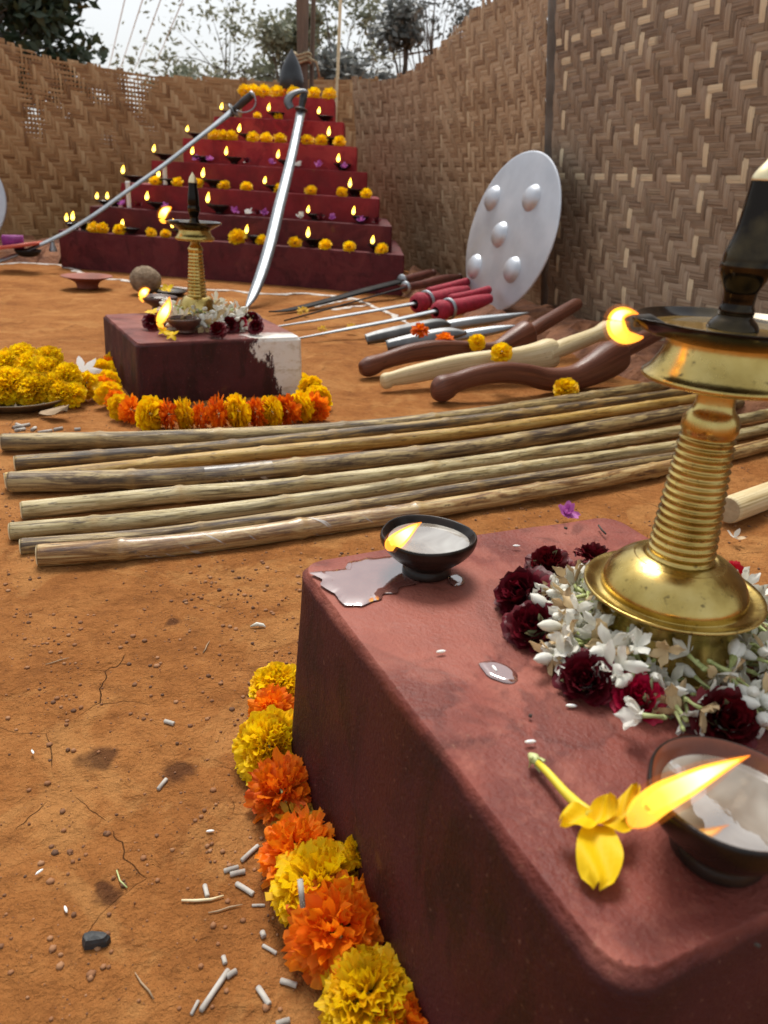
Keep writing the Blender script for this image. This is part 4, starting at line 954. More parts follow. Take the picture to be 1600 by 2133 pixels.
lying([(566, 682, 2), (680, 664, 5), (780, 647, 6), (880, 629, 6.5)], [(878, 630, 12), (892, 626, 16), (915, 620, 15), (945, 612, 14), (974, 604, 9)], .012, 'straight steel blade with thick red wrapped hilt, farther of the pair', 'steel', 'redcloth', 'steel', True)
lying([(612, 707, 2), (720, 686, 6), (820, 667, 7), (925, 644, 7)], [(922, 646, 13), (938, 642, 17), (962, 637, 16), (992, 630, 15), (1020, 622, 10)], .012, 'straight steel blade with thick red wrapped hilt, nearer of the pair', 'steel', 'redcloth', 'steel', True)
def dagger(grey, bright, label):
    t = G(grey[0][0], grey[0][1], .012); o = thing('short_sword', t, label, 'sword'); e = G(bright[-1][0], bright[-1][1], .08)
    n = path3(grey, t.y, (t.y*1.0+e.y)/2); mb = MB(); blade(mb, n, V((0, -1, .45)), .004); obj('sheath', mb, 'steel_dark', o)
    n2 = path3(bright, (t.y+e.y)/2-.02, e.y); mb = MB(); blade(mb, n2, V((0, -1, .5)), .003); obj('blade', mb, 'steel', o)
dagger([(763, 707, 11), (800, 699, 14), (870, 684, 14), (915, 675, 12), (938, 676, 4)], [(890, 694, 5), (925, 681, 11), (980, 671, 11), (1040, 663, 9), (1102, 651, 1)], 'broad steel short sword lying pointed right, nearer the red hilts')
dagger([(806, 720, 11), (860, 709, 14), (930, 696, 14), (972, 693, 4)], [(900, 718, 5), (950, 702, 10), (1010, 691, 10), (1050, 684, 7), (1075, 678, 1)], 'broad steel short sword lying pointed right, nearer the brown club')
# wooden clubs
def club(outl, hand, base, endz, label, mat):
    t = G(*base); e = G(hand[-1][0], hand[-1][1], endz); o = thing('wooden_club', V((t.x, t.y, 0)), label, 'club')
    allp = outl+hand; ln = [0]
    for a, b in zip(allp, allp[1:]): ln.append(ln[-1]+math.hypot(b[0]-a[0], b[1]-a[1]))
    k = ln[len(outl)-1]/ln[-1]; ym = 1/((1-k)/t.y+k/e.y)
    P = path3(outl, t.y, ym); mb = MB(); mb.tube([p for p, r in P], [r for p, r in P], 20, sx=.72, power=2.6); obj('body', mb, mat, o)
    P = path3(hand, ym-.03, e.y); mb = MB(); mb.tube([p for p, r in P], [r for p, r in P], 16); obj('handle', mb, mat, o)
club([(749, 768, 3), (752, 767, 13), (764, 765, 20), (780, 760, 20), (800, 752, 17), (850, 737, 19), (900, 729, 20), (950, 728, 19), (1000, 732, 18), (1035, 730, 20), (1070, 714, 28), (1098, 700, 33), (1108, 694, 20)], [(1085, 705, 12), (1110, 688, 15), (1150, 664, 15), (1185, 643, 14), (1203, 633, 12), (1209, 630, 4)], (768, 787), .17, 'dark brown carved curved wooden club, farthest of the three', 'club_brown')
club([(793, 797, 4), (797, 796, 14), (806, 793, 17), (818, 789, 15), (850, 782, 18), (900, 771, 20), (960, 760, 22), (1020, 753, 23), (1070, 750, 25), (1110, 745, 29), (1140, 738, 32), (1154, 734, 28), (1157, 733, 18)], [(1140, 738, 16), (1170, 725, 18), (1210, 710, 17), (1240, 698, 16), (1252, 693, 18), (1262, 689, 21), (1272, 685, 16), (1276, 683, 4)], (806, 813), .14, 'pale unvarnished curved wooden club between the two brown ones', 'club_pale')
club([(899, 817, 4), (903, 816, 17), (915, 812, 27), (930, 806, 27), (950, 797, 21), (990, 784, 21), (1040, 776, 22), (1090, 779, 22), (1140, 790, 24), (1190, 788, 26), (1230, 772, 32), (1265, 752, 38), (1292, 738, 34), (1300, 733, 22)], [(1275, 745, 16), (1310, 722, 19), (1350, 702, 18), (1385, 683, 16), (1400, 676, 5)], (918, 841), .16, 'dark brown carved curved wooden club, nearest of the three', 'club_brown')
# ------------------------------------------------------------------ bamboo poles
PO = [([(5, 921), (350, 913), (700, 895), (1000, 862), (1360, 806), (1470, 786)], 19, 15.5, 0, 'grey green bamboo pole, farthest of the row, next to the small block'),
      ([(32, 965), (450, 933), (750, 902), (1000, 874), (1390, 822), (1500, 802)], 17, 13, 1, 'grey brown bamboo pole with tan scar, second from the back'),
      ([(12, 1001), (180, 984), (500, 949), (1000, 897), (1430, 833), (1530, 815)], 18, 14, 2, 'honey yellow bamboo pole partly hidden, third from the back'),
      ([(20, 1004), (350, 996), (600, 975), (1000, 930), (1430, 858), (1540, 838)], 23, 15, 3, 'thick grey bamboo pole wrapped in clear film, fourth from the back'),
      ([(46, 1063), (350, 1032), (620, 1010), (1000, 962), (1420, 897), (1620, 858)], 20, 14, 4, 'pale straw bamboo pole in the middle of the row with a gap behind it'),
      ([(22, 1107), (350, 1078), (650, 1040), (1000, 987), (1420, 928), (1620, 888)], 20, 15, 4, 'mottled straw bamboo pole, third from the front, reaching farthest left of the front four'),
      ([(45, 1138), (350, 1112), (700, 1062), (1000, 1013), (1400, 953), (1500, 935)], 18, 13, 3, 'dark mottled bamboo pole, second from the front'),
      ([(80, 1157), (400, 1132), (700, 1090), (1000, 1044), (1420, 968), (1640, 916)], 25, 15, 5, 'brown bamboo pole wrapped in clear film, nearest to the front altar')]
for i, (pts, hw, _, mi, lb) in enumerate(PO):
    r0 = px(G(*pts[0]), hw*.93)
    P = [G(x, y, r0*.95) for x, y in pts]; n = 46; Q = [V(q) for q in spline([tuple(p) for p in P], n)]
    ln = 0; rad = []; tint = []; rr = random.Random(50+i); nodes = []; s = rr.uniform(.1, .25)
    while s < 6: nodes.append(s); s += rr.uniform(.20, .30)
    for k, q in enumerate(Q):
        if k: ln += (q-Q[k-1]).length
        d = min(abs(ln-x) for x in nodes); b = math.exp(-(d/.007)**2)
        rad.append(r0*(1-.035*ln)*(1+.14*b+.02*nz((ln, i, 0), 6))); tint.append((max(b, .8*math.exp(-(d/.013)**2)*rr.uniform(.5, 1)), 0, 0))
    rad[0] *= .97
    o = thing('bamboo_pole', Q[0]-V((0, 0, r0)), lb, 'bamboo pole', 'bamboo poles lying in a row')
    mb = MB(); mb.tube(Q, rad, 22, tint=tint); obj('culm', mb, PM[mi], o)
    e = (Q[0]-Q[1]).normalized(); mb = MB(); mb.lathe([(.0006, rad[0]*1.0), (.0022, rad[0]*.86), (.0006, rad[0]*.62), (-.004, rad[0]*.3), (-.004, .0001)], Q[0], 20, axis=e); obj('cut_end', mb, 'pale_wood' if i not in (3,) else 'rope', o)
    if i in (3, 7):
        a, b = (60, 88) if i == 3 else (26, 120)
        mb = MB(); mb.tube(Q[a:b], [r*1.035+.0004*R(-1, 1) for r in rad[a:b]], 22, caps=False); obj('film_wrap', mb, 'film', o)
e0 = G(1516, 1066, .021); e1 = G(1720, 990, .021); rw = px(e0, 29); e0.z = e1.z = rw
o = thing('wooden_stick', e0-V((0, 0, rw)), 'short thick pale wooden stick on the earth behind the big lamp at right', 'stick')
mb = MB(); mb.tube([e0, e0.lerp(e1, .02), e0.lerp(e1, .5), e1], [rw*.95, rw, rw, rw*.98], 24); obj('body', mb, 'club_pale', o)
mb = MB(); mb.lathe([(.0005, rw*.9), (.0012, rw*.5), (.0012, .0001)], e0, 20, axis=(e0-e1)); obj('cut_end', mb, 'rope', o)
# ------------------------------------------------------------------ roses and jasmine
def rose_mb(p, r, axis, seed, mi=0):
    rr = random.Random(seed); mb = MB(); ax = V(axis).normalized(); a = ax.orthogonal().normalized(); b = ax.cross(a)
    for ring, (n, r0, hgt, op) in enumerate([(2, .07, .86, .02), (3, .16, .90, .06), (4, .27, .93, .12), (5, .40, .93, .22), (6, .54, .86, .38), (7, .68, .72, .58), (8, .79, .52, .80), (8, .86, .28, 1.0)]):
        for k in range(n):
            q0 = 2*PI*k/n+ring*.7+rr.uniform(-.25, .25); wd = 2*PI/n*rr.uniform(.7, .95); rows = []; ph = rr.uniform(0, 6); t1 = rr.random(); hh = hgt*rr.uniform(.82, 1.12); o_p = op*rr.uniform(.55, 1.25)
            for i in range(7):
                v = i/6; row = []
                for j in range(9):
                    u = -1+2*j/8; q = q0+u*wd
                    rad = r0*(.35+.65*math.sin(v*PI*.5))+o_p*.36*v**3+.05*math.sin(ph+q*6)*v*v+.04*u*u*v+.045*math.sin(ph*3+u*9+v*7)*v
                    z = -.45+hh*1.15*v-o_p*.34*v**3-.12*u*u*v*v+.075*math.sin(ph*2+u*7)*v*v
                    row.append(V(p)+(a*math.cos(q)+b*math.sin(q))*rad*r+ax*z*r)
                rows.append(row)
            mb.grid(rows, mi, (t1*.9+.1*rr.random(), 0, 0))
    return mb
def sepals_mb(p, r, axis, seed):
    rr = random.Random(seed); mb = MB(); ax = V(axis).normalized()
    b = V(p)-ax*r*.42; star(mb, b, 5, r*.95, r*.32, ax, .5, rr, ruf=.05); mb.lathe([(-r*.35, .001), (-r*.3, r*.12), (-r*.1, r*.22), (r*.05, r*.24)], b, 10, axis=ax); mb.tube([b-ax*r*.3, b-ax*r*.9+V((0, 0, -r*.1))], r*.05, 6); return mb
RS = [(1142, 1172, 40, (-.2, -.4, .8), 0, 'small dark red rose at the back left of the jasmine ring'), (1240, 1156, 34, (.3, .2, .7), 0, 'dark red rose half hidden behind the left rim of the brass lamp'), (1082, 1240, 56, (-.6, -.4, .6), 0, 'large dark red rose at the far left of the jasmine ring'),
      (1138, 1246, 34, (.3, -.2, .9), 0, 'small dark red rose squeezed between the leftmost rose and jasmine'), (1112, 1306, 56, (-.3, -.5, .8), 0, 'dark plum rose with pale green sepals left of the ring'), (1222, 1416, 56, (-.4, -.6, .7), 0, 'deep red rose in the front of the ring, left of the bright one'),
      (1330, 1452, 52, (-.2, -.5, .8), 1, 'brightest crimson rose bud at the front of the jasmine ring'), (1516, 1498, 62, (0, -.6, .8), 0, 'very dark rose right behind the nearest clay lamp'), (1525, 1196, 34, (.5, .3, .6), 1, 'crimson rose behind the right rim of the brass lamp'), (1592, 1270, 30, (.6, .1, .6), 0, 'dark rose at the right edge by the jasmine')]
RP = []
for i, (x, y, r, ax, br, lb) in enumerate(RS):
    p = G(x, y, ZA+.018); rw = px(p, r); p = G(x, y, ZA+rw*.62); rw = px(p, r)*1.1; RP.append((p, rw))
    o = thing('rose', p, lb, 'rose', 'roses round the big lamp'); obj('petals', rose_mb(p, rw, ax, 200+i), 'rose_bright' if br else 'rose', o)
    obj('sepals', sepals_mb(p, rw, ax if i not in (4, 6) else (-.8, .3, .3), 300+i), 'sepal', o)
def jas_mb(seed, wilt):
    rr = random.Random(seed); mb = MB(); L = rr.uniform(.8, 1.1)
    bend = rr.uniform(-.15, .15); pts = [V((0, 0, 0)), V((bend*.5, 0, L*.5)), V((bend, .05, L))]
    mb.tube(pts, [.085, .075, .11], 8, 1); mb.tube([V((0, 0, -.12)), V((0, 0, .06))], [.07, .11], 8, 1)
    t0 = lambda: (rr.random(), 1. if rr.random() < wilt else rr.random()*.82, 0)
    if rr.random() < .75:
        f0 = rr.uniform(0, 6)
        for k in range(5):
            q = f0+2*PI*k/5+rr.uniform(-.3, .3); d = V((math.cos(q)*.8, math.sin(q)*.8, rr.uniform(.15, 1.1))).normalized()
            petal(mb, pts[2], d, (V((0, 0, 1))-d*d.z).normalized(), rr.uniform(.75, 1.15), rr.uniform(.44, .60), rr.uniform(-.7, .45), rr.uniform(.1, .3), 0, t0(), 4, 5, .02, rr, .4)
    else:
        mb.lathe([(0, .10), (.2, .2), (.5, .27), (.8, .2), (1.05, .02)], pts[2], 8, tint=t0())
    return mb
def link_mesh(name, mb, mats):
    me = bpy.data.meshes.new(name); me.from_pydata(mb.v, [], mb.f)
    for m in mats: me.materials.append(M[m])
    me.polygons.foreach_set('material_index', mb.m); me.polygons.foreach_set('use_smooth', [True]*len(mb.f))
    at = me.attributes.new('tint', 'FLOAT_COLOR', 'POINT'); at.data.foreach_set('color', [c for t in mb.t for c in (*t, 1)]); return me
JB = [jas_mb(400+i, (.08 if i < 11 else .85)) for i in range(13)]
JM = [link_mesh('jasmine_flower', m, ['jas', 'stem']) for m in JB]
def jring(base, r0, r1, n, sc, label, seed, amin=0, amax=2*PI, zt=0., extra=0, skew=0.):
    rr = random.Random(seed); t = thing('jasmine_garland', base, label, 'garland')
    bulk = MB()
    for k in range(-extra, n):
        q = amin+(amax-amin)*(k+rr.random())/n if k >= 0 else rr.uniform(amin, amax); u = rr.random(); r = r0+(r1*(1+skew*math.cos(q+(1.0 if extra > 100 else .3)))-r0)*u
        z = (.2+.8*rr.random())*sc*(1.9 if extra else 1.)*(1-.62*u)+zt; p = V((math.cos(q)*r, math.sin(q)*r, z))
        if any((V((base.x, base.y, 0))+p-V((c_.x, c_.y, p.z))).length < r_*1.12 for c_, r_ in RP):
            if k < 0: continue
            p = V((math.cos(q)*r0, math.sin(q)*r0, z*.45))
        d = V((math.cos(q+rr.uniform(-1.2, 1.2)), math.sin(q+rr.uniform(-1.2, 1.2)), rr.uniform(-.25, .55)))
        if rr.random() < .3: d = -d; d.z = abs(d.z)
        mx_ = Matrix.Translation(p) @ d.to_track_quat('Z', 'Y').to_matrix().to_4x4() @ Matrix.Rotation(rr.uniform(0, 6), 4, 'Z') @ Matrix.Diagonal((*[sc*rr.uniform(.8, 1.15)]*3, 1))
        ji = rr.randrange(13)
        if k < 0:
            jm = JB[ji]; o0 = len(bulk.v); mx_ = Matrix.Translation(base) @ mx_
            bulk.v += [mx_ @ q_ for q_ in jm.v]; bulk.t += jm.t; bulk.f += [tuple(o0+i for i in f) for f in jm.f]; bulk.m += jm.m; continue
        o = bpy.data.objects.new('jasmine_flower', JM[ji]); COL.objects.link(o); o.parent = t; o.matrix_world = mx_
    mb = MB()
    mb.tube([base+V((math.cos(amin+(amax-amin)*k/40)*(r0+r1)/2, math.sin(amin+(amax-amin)*k/40)*(r0+r1)/2, sc*.3)) for k in range(41)], sc*.06, 5, caps=False); obj('thread', mb, 'stem', t)
    if extra: obj('jasmine_mass', bulk, ['jas', 'stem'], t)['kind'] = 'stuff'
    return t
rf = sk[0][1]
jring(V((bp.x, bp.y, ZA)), rf*.98, rf*1.68, 98, .0150, 'wilting white jasmine garland ringed round the foot of the big lamp', 77, extra=230, skew=.22)
r2_ = f0[0][1]
jring(V((b2.x, b2.y, ZB)), r2_*1.05, r2_*1.7, 90, .024, 'white jasmine garland round the foot of the small lamp', 78, extra=60, skew=.35)
for i, (x, y, r, lb) in enumerate([(316, 668, 17, 'dark rose behind the flame at the left of the small block'), (452, 684, 17, 'dark rose nearest the front edge of the small block'), (478, 674, 17, 'dark rose in the right row, second from the front clay lamp'), (500, 670, 16, 'crimson rose with pale sepals in the right row on the small block'), (523, 664, 18, 'dark rose near the right back edge of the small block'), (532, 678, 15, 'rightmost dark rose on the small block')]):
    p = G(x, y, ZB+.02); rw = px(p, r); o = thing('rose', p, lb, 'rose', 'roses on the small block'); ax = (R(-.5, .5), -.6, .6)
    obj('petals', rose_mb(p, rw, ax, 240+i), 'rose_bright' if i == 3 else 'rose', o)
    if i in (3, 4): obj('sepals', sepals_mb(p, rw, (-.3, .6, .6), 340+i), 'sepal', o)
# yellow petals round the flames of the small block
for x, y, r, lb in ((318, 650, 13, 'yellow petals beneath the curled flame on the small block'), (342, 690, 12, 'yellow flower lying left of the front clay lamp on the small block'), (358, 697, 14, 'orange yellow petals at the foot of the front clay lamp on the small block')):
    p = G(x, y, ZB+.008); mb = MB(); star(mb, p, 5, px(p, r)*1.3, px(p, r)*.8, (0, -.5, .9), -.2, random.Random(x)); tag(obj('yellow_blossom', mb, 'bellflower', origin=p), lb, 'flower')
# long yellow trumpet flower on the front altar
p0 = G(1225, 1692, ZA+.008); rr = random.Random(21)
yf = thing('trumpet_flower', V((p0.x, p0.y, ZA)), 'wilted yellow trumpet flower with green tipped stalk lying on the front altar', 'flower')
T = [G(1112, 1580, ZA+.004), G(1140, 1608, ZA+.005), G(1175, 1648, ZA+.006), G(1205, 1678, ZA+.008), G(1232, 1705, ZA+.010)]
mb = MB(); mb.tube(T, [.0018, .0021, .0024, .003, .0045], 12); obj('flower_tube', mb, 'stem_yel', yf)
mb = MB(); c0 = G(1102, 1570, ZA+.004); mb.tube([c0, c0.lerp(T[0], .5), T[0], T[1].lerp(T[0], .6)], [.0008, .0022, .0032, .0016], 10)
star(mb, T[0], 5, .008, .003, (T[1]-T[0]), .5, rr); obj('calyx', mb, 'stem', yf)
def ypet(c, tipx, w, lift, curl, ph):
    """rounded petal between two altar points"""
    e = G(*tipx, ZA+lift); d = e-c; L = d.length; d = d/L; nn = V((0, 0, 1))-d*d.z; nn.normalize(); s = d.cross(nn); rows = []
    for i in range(11):
        t = i/10; ww = w*math.sin(PI*min(1, .10+t*.78))**.7*(1 if t < .86 else max(.25, math.sqrt(max(0, 1-((t-.86)/.15)**2)))); row = []
        for j in range(9):
            u = -1+2*j/8
            row.append(c+d*L*t+s*u*ww+nn*(curl*math.sin(t*PI)*L+.0034*math.sin(ph+u*4+t*6)*t+.003*u*u*(1-t)+.001))
        rows.append(row)
    mb.grid(rows, 0, (R(.2, .9), 0, 0))
cc = G(1238, 1715, ZA+.010); mb = MB()
ypet(cc, (1168, 1712), .0075, .012, .10, 1.); obj('petal', mb, 'bellflower', yf); mb = MB()
ypet(G(1247, 1722, ZA+.008), (1244, 1848), .0105, .003, .06, 2.); obj('petal', mb, 'bellflower', yf); mb = MB()
ypet(cc, (1278, 1655), .0055, .022, -.12, 3.); obj('petal', mb, 'bellflower', yf); mb = MB()
ypet(cc, (1322, 1712), .008, .010, .05, 4.); obj('petal', mb, 'bellflower', yf); mb = MB()
ypet(G(1275, 1725, ZA+.008), (1330, 1640), .004, .018, .1, 5.); obj('petal', mb, 'bellflower', yf)
# ------------------------------------------------------------------ small things
def sheet(name, outline, z, mat, label, cat, amp=.12, n=4, rings=6):
    P = spline(outline+[outline[0]], n+5)[:-1]; P = [G(x, y, z) for x, y in P]; c = sum(P, V())/len(P); P = [p+(p-c)*(.16*nz(p, 70, 2.)+.05*nz(p, 190, 5.)) for p in P]; rows = []
    for k in range(rings+1):
        t = 1-k/rings; rows.append([c+(p-c)*t*(1+(.06*nz(p, 90, z) if k == 0 else 0))+V((0, 0, -.0012 if k == 0 else .0003)) for p in P])
    mb = MB(); mb.grid(rows, 0, (0, 0, 0), True); mb.f = [f[::-1] for f in mb.f]
    return tag(obj(name, mb, mat, origin=c), label, cat)
sheet('oil_puddle', [(652, 1192), (668, 1186), (695, 1184), (718, 1180), (728, 1166), (755, 1161), (800, 1158), (850, 1162), (880, 1185), (872, 1210), (838, 1222), (826, 1232), (806, 1236), (792, 1250), (770, 1256), (740, 1258), (715, 1252), (700, 1236), (684, 1224), (668, 1206)], ZA+.0006, 'puddle', 'glossy oil spilled on the altar corner beside the black clay lamp', 'puddle')
sheet('oil_puddle', [(934, 1198), (950, 1194), (968, 1203), (965, 1214), (948, 1218), (936, 1210)], ZA+.0006, 'puddle', 'small oil blot at the right foot of the black clay lamp', 'puddle')
sheet('oil_puddle', [(998, 1378), (1020, 1372), (1050, 1382), (1075, 1398), (1080, 1415), (1062, 1420), (1035, 1412), (1012, 1402)], ZA+.0006, 'puddle', 'small wet oil spot in the middle of the front altar top', 'puddle')
def grain(x, y, z, label, ang, L=.0034, w=.0011, on=None):
    p = G(x, y, z+w) ; d = V((math.cos(ang), math.sin(ang), 0)); mb = MB()
    mb.tube([p-d*L, p-d*L*.7, p-d*.2*L, p+d*.4*L, p+d*.8*L, p+d*L], [w*.2, w*.75, w, w*.95, w*.6, w*.15], 8); tag(obj('rice_grain', mb, 'rice', origin=p), label, 'rice grain')
for x, y, a, lb in ((919, 1357, .3, 'white rice grain near the middle of the left half of the altar top'), (1076, 1137, .1, 'white rice grain at the back of the altar right of the black lamp'), (1190, 1470, 0, 'white rice grain in front of the deep red roses'), (1105, 1545, .2, 'white rice grain just behind the yellow flower stalk'), (1030, 1392, 1.9, 'rice grain lying in the wet oil spot')):
    grain(x, y, ZA, lb, a)
for x, y, a, lb in ((68, 1566, 2.3, 'white rice grain on the earth at the left edge'), (137, 1894, 2.2, 'white rice grain on the earth above the black charcoal chip'), (82, 1816, 1., 'tiny broken rice grain on the earth at lower left'), (438, 1731, .2, 'pale rice grain on the cracked earth near the garland')):
    grain(x, y, .0, lb, a)
AS = [((343, 1504), (363, 1511), 4.5, 'short grey ash stub above the dark oil stain'), ((329, 1640), (347, 1621), 4.5, 'grey ash stub at the lower left of the dark oil stain'), ((426, 1838), (432, 1863), 5, 'upright lying ash stub left of the white straw end'),
      ((466, 1810), (497, 1802), 5, 'upper ash stick of a touching pair beside the orange marigold'), ((479, 1817), (511, 1811), 5.5, 'lower ash stick of a touching pair beside the orange marigold'), ((503, 1790), (538, 1760), 5, 'slanting ash stick touching the orange marigold head'),
      ((492, 1836), (528, 1859), 5.5, 'ash stick slanting right beside the yellow garland head'), ((525, 1882), (552, 1882), 3, 'thin flat ash splinter left of the lower yellow head'), ((418, 2102), (476, 2018), 6.5, 'longest ash stick, slanting at the bottom of the photo'),
      ((472, 2032), (493, 2020), 6, 'short ash stub at the tip of the longest ash stick'), ((398, 2108), (413, 2080), 4, 'broken ash splinter at the foot of the longest ash stick'), ((537, 2056), (561, 2092), 6.5, 'thick ash stick alone near the bottom left of the garland'), ((584, 2042), (618, 2052), 6, 'dark tipped ash stub under the big orange marigold'),
      ((547, 1966), (576, 1982), 4, 'thin ash stub left of the big orange marigold'), ((465, 1988), (469, 2004), 5, 'small ash crumb above the longest ash stick'), ((546, 1940), (550, 1950), 6, 'round ash crumb left of the big orange head'), ((575, 2130), (604, 2122), 6, 'ash stub at the very bottom edge beside the garland')]
for (x0, y0), (x1, y1), r, lb in AS:
    p = G(x0, y0); q = G(x1, y1); rw = px(p, r); p = gz(p)+V((0, 0, rw*.8)); q = gz(q)+V((0, 0, rw*.8)); mb = MB(); mb.tube([p, p.lerp(q, .05), p.lerp(q, .5)+V((0, 0, .0003)), p.lerp(q, .96), q], [rw*.8, rw, rw*.95, rw, rw*.85], 10)
    tag(obj('ash_stick', mb, 'ash', origin=p), lb, 'ash')
p, q = G(625, 1832, .078), G(631, 1890, .064); mb = MB(); mb.tube([p, q], px(p, 6), 10); tag(obj('ash_stick', mb, 'ash', origin=p), 'ash stick with burnt tip resting on the lower yellow garland head', 'ash')
for k, (x0, y0, x1, y1) in enumerate([(28, 890, 62, 884), (32, 898, 52, 893), (66, 895, 74, 890), (80, 900, 108, 895), (112, 893, 130, 890), (155, 894, 168, 893), (34, 884, 48, 888)]):
    p, q = gz(G(x0, y0)), gz(G(x1, y1)); mb = MB(); mb.tube([p+V((0, 0, .003)), q+V((0, 0, .003))], .0036, 8); tag(obj('ash_stick', mb, 'ash', origin=p), 'grey ash stick on the earth behind the farthest bamboo pole, %s from the left' % ORD[[0, 2, 3, 4, 5, 6, 1][k]], 'ash', 'ash sticks behind the poles')
p = [G(378, 1874), G(410, 1873), G(440, 1870), G(466, 1862)]; mb = MB(); mb.tube([gz(a)+V((0, 0, .002)) for a in p], [.0008, .0011, .001, .0006], 6); tag(obj('straw', mb, 'pale_wood', origin=p[0]), 'thin white straw bent on the cracked earth', 'straw')
p = [G(243, 1812), G(250, 1835), G(265, 1850)]; mb = MB(); mb.tube([gz(a)+V((0, 0, .002)) for a in p], .0006, 6); tag(obj('straw', mb, 'stem', origin=p[0]), 'short curved greenish straw on the earth at left', 'straw')
# charcoal chip
P = [G(x, y) for x, y in ((172, 1955), (190, 1948), (222, 1950), (231, 1957), (222, 1968), (200, 1972), (176, 1976), (171, 1966))]; mb = MB(); c = sum(P, V())/8
mb.grid([[gz(p)+V((0, 0, -.001)) for p in P], [gz(p)+V((0, 0, .005+.001*R(-1, 1))) for p in P], [c+(gz(p)-c)*.8+V((0, 0, .0075)) for p in P], [V((c.x, c.y, .0068))]*8], close=True); mb.f = [f[::-1] for f in mb.f]
tag(obj('charcoal_chip', mb, 'charcoal', origin=c, smooth=False), 'flat black charcoal chip on the earth at lower left', 'charcoal')
# dry leaf, stray blossoms
P = G(112, 860, .01); mb = MB(); petal(mb, P+V((-.03, 0, 0)), V((1, -.1, .1)).normalized(), V((0, -.2, 1)).normalized(), .07, .045, .15, .2, nu=5, nv=5, tipw=.3); tag(obj('dry_leaf', mb, 'leafdry', origin=P), 'curled brown dry leaf in front of the flower plate', 'leaf')
P = G(1180, 1070, .012); mb = MB(); rr = random.Random(4); star(mb, P, 8, .022, .014, (0, -.5, .9), .3, rr); star(mb, P, 6, .014, .01, (0, -.4, .9), .7, rr); tag(obj('blossom', mb, 'purple', origin=P), 'mauve blossom on the earth just behind the front altar', 'flower')
P = G(1530, 1120, .005); mb = MB(); star(mb, P, 4, .018, .009, (.2, -.3, .9), .3, rr); tag(obj('blossom', mb, 'jas', origin=P), 'crushed white jasmine on the earth right of the big lamp', 'flower')
P = G(540, 1303, .003); mb = MB(); mb.tube([G(522, 1305, .003), G(535, 1300, .006), G(548, 1302, .004), G(553, 1306, .003)], [.001, .0025, .002, .0008], 6); tag(obj('petal_shred', mb, 'jas', origin=P), 'curled white petal shred on the gritty earth left of the altar', 'petal')
for pts_, w_, lb in (([(1247, 1094), (1254, 1104), (1262, 1112)], .0009, 'tiny black twig on the back of the front altar top'), ([(1176, 1099), (1181, 1101)], .0011, 'tiny black crumb on the altar top left of the black twig'), ([(1102, 1490), (1108, 1492)], .0011, 'dark seed on the altar top behind the yellow flower'), ([(1572, 1966), (1584, 1972)], .0008, 'dark speck on the altar top below the nearest clay lamp')):
    p = [G(x, y, ZA+.0012) for x, y in pts_]; mb = MB(); mb.tube(p, w_, 6); tag(obj('crumb', mb, 'wick', origin=p[0]), lb, 'crumb')
rr = random.Random(31)
for x, y, lb in ((470, 1890, 'pale bent straw near the ash sticks'), (120, 1380, 'dry straw on the sandy earth at the left'), (430, 1350, 'dry straw between the gritty patch and altar'), (300, 2050, 'dry straw near the bottom left of the photo')):
    a_ = rr.uniform(0, 3); p0_ = gz(G(x, y)); d_ = V((math.cos(a_), math.sin(a_), 0)); P = [p0_+d_*t+V((0, 0, .0015))+V((-d_.y, d_.x, 0))*.004*math.sin(t*120) for t in (-.012, -.005, .003, .012)]
    mb = MB(); mb.tube(P, [.0004, .0007, .0007, .0003], 5); tag(obj('straw', mb, 'leafdry', origin=p0_), lb, 'straw')
# coconut, clay dish, leaf tray
c = G(305, 612); rw = px(c, 30); c = V((c.x, c.y, rw*.92)); mb = MB(); rows = []
for i in range(19):
    th = PI*i/18; row = []
    for j in range(28):
        ph = 2*PI*j/28; d = V((math.sin(th)*math.cos(ph), math.sin(th)*math.sin(ph), math.cos(th))); row.append(c+V((d.x*rw*1.06, d.y*rw, d.z*rw*.94))*1.-V() + d*rw*(.05*nz(d, 5)+.05*nz(d, 15)))
    rows.append(row)
mb.grid(rows, close=True); mb.f = [f[::-1] for f in mb.f]; co = obj('coconut', mb, 'coconut', origin=V((c.x, c.y, 0))); tag(co, 'round brown husked coconut on the earth behind the small block', 'coconut')
c = G(183, 600); c.z = 0; k = px(c, 1); mb = MB(); mb.lathe(spline([(0, 20*k), (.002, 21*k), (8*k, 22*k), (14*k, 27*k), (20*k, 40*k), (23*k, 50*k), (25*k, 50*k), (24*k, 38*k), (16*k, 20*k), (13*k, 2*k)], 3), c, 36); tag(obj('clay_dish', mb, 'terracotta', origin=c), 'empty flared terracotta dish on the sand at the left', 'dish')
c = G(355, 614); c.z = 0; k = px(c, 1); t = thing('leaf_tray', c, 'shallow dark tray holding a yellow fruit slice beside the coconut', 'tray')
mb = MB(); mb.lathe([(0, 22*k), (6*k, 32*k), (9*k, 36*k), (7*k, 31*k), (3*k, 20*k), (3*k, .001)], c, 28); obj('dish', mb, 'clay', t)
p = c+V((-.01, 0, 8*k)); mb = MB(); star(mb, p, 6, 20*k, 13*k, (0, -.3, 1), .2, random.Random(3)); tag(obj('yellow_blossom', mb, 'bellflower', origin=p), 'pale yellow petals lying in the dark tray by the coconut', 'flower')
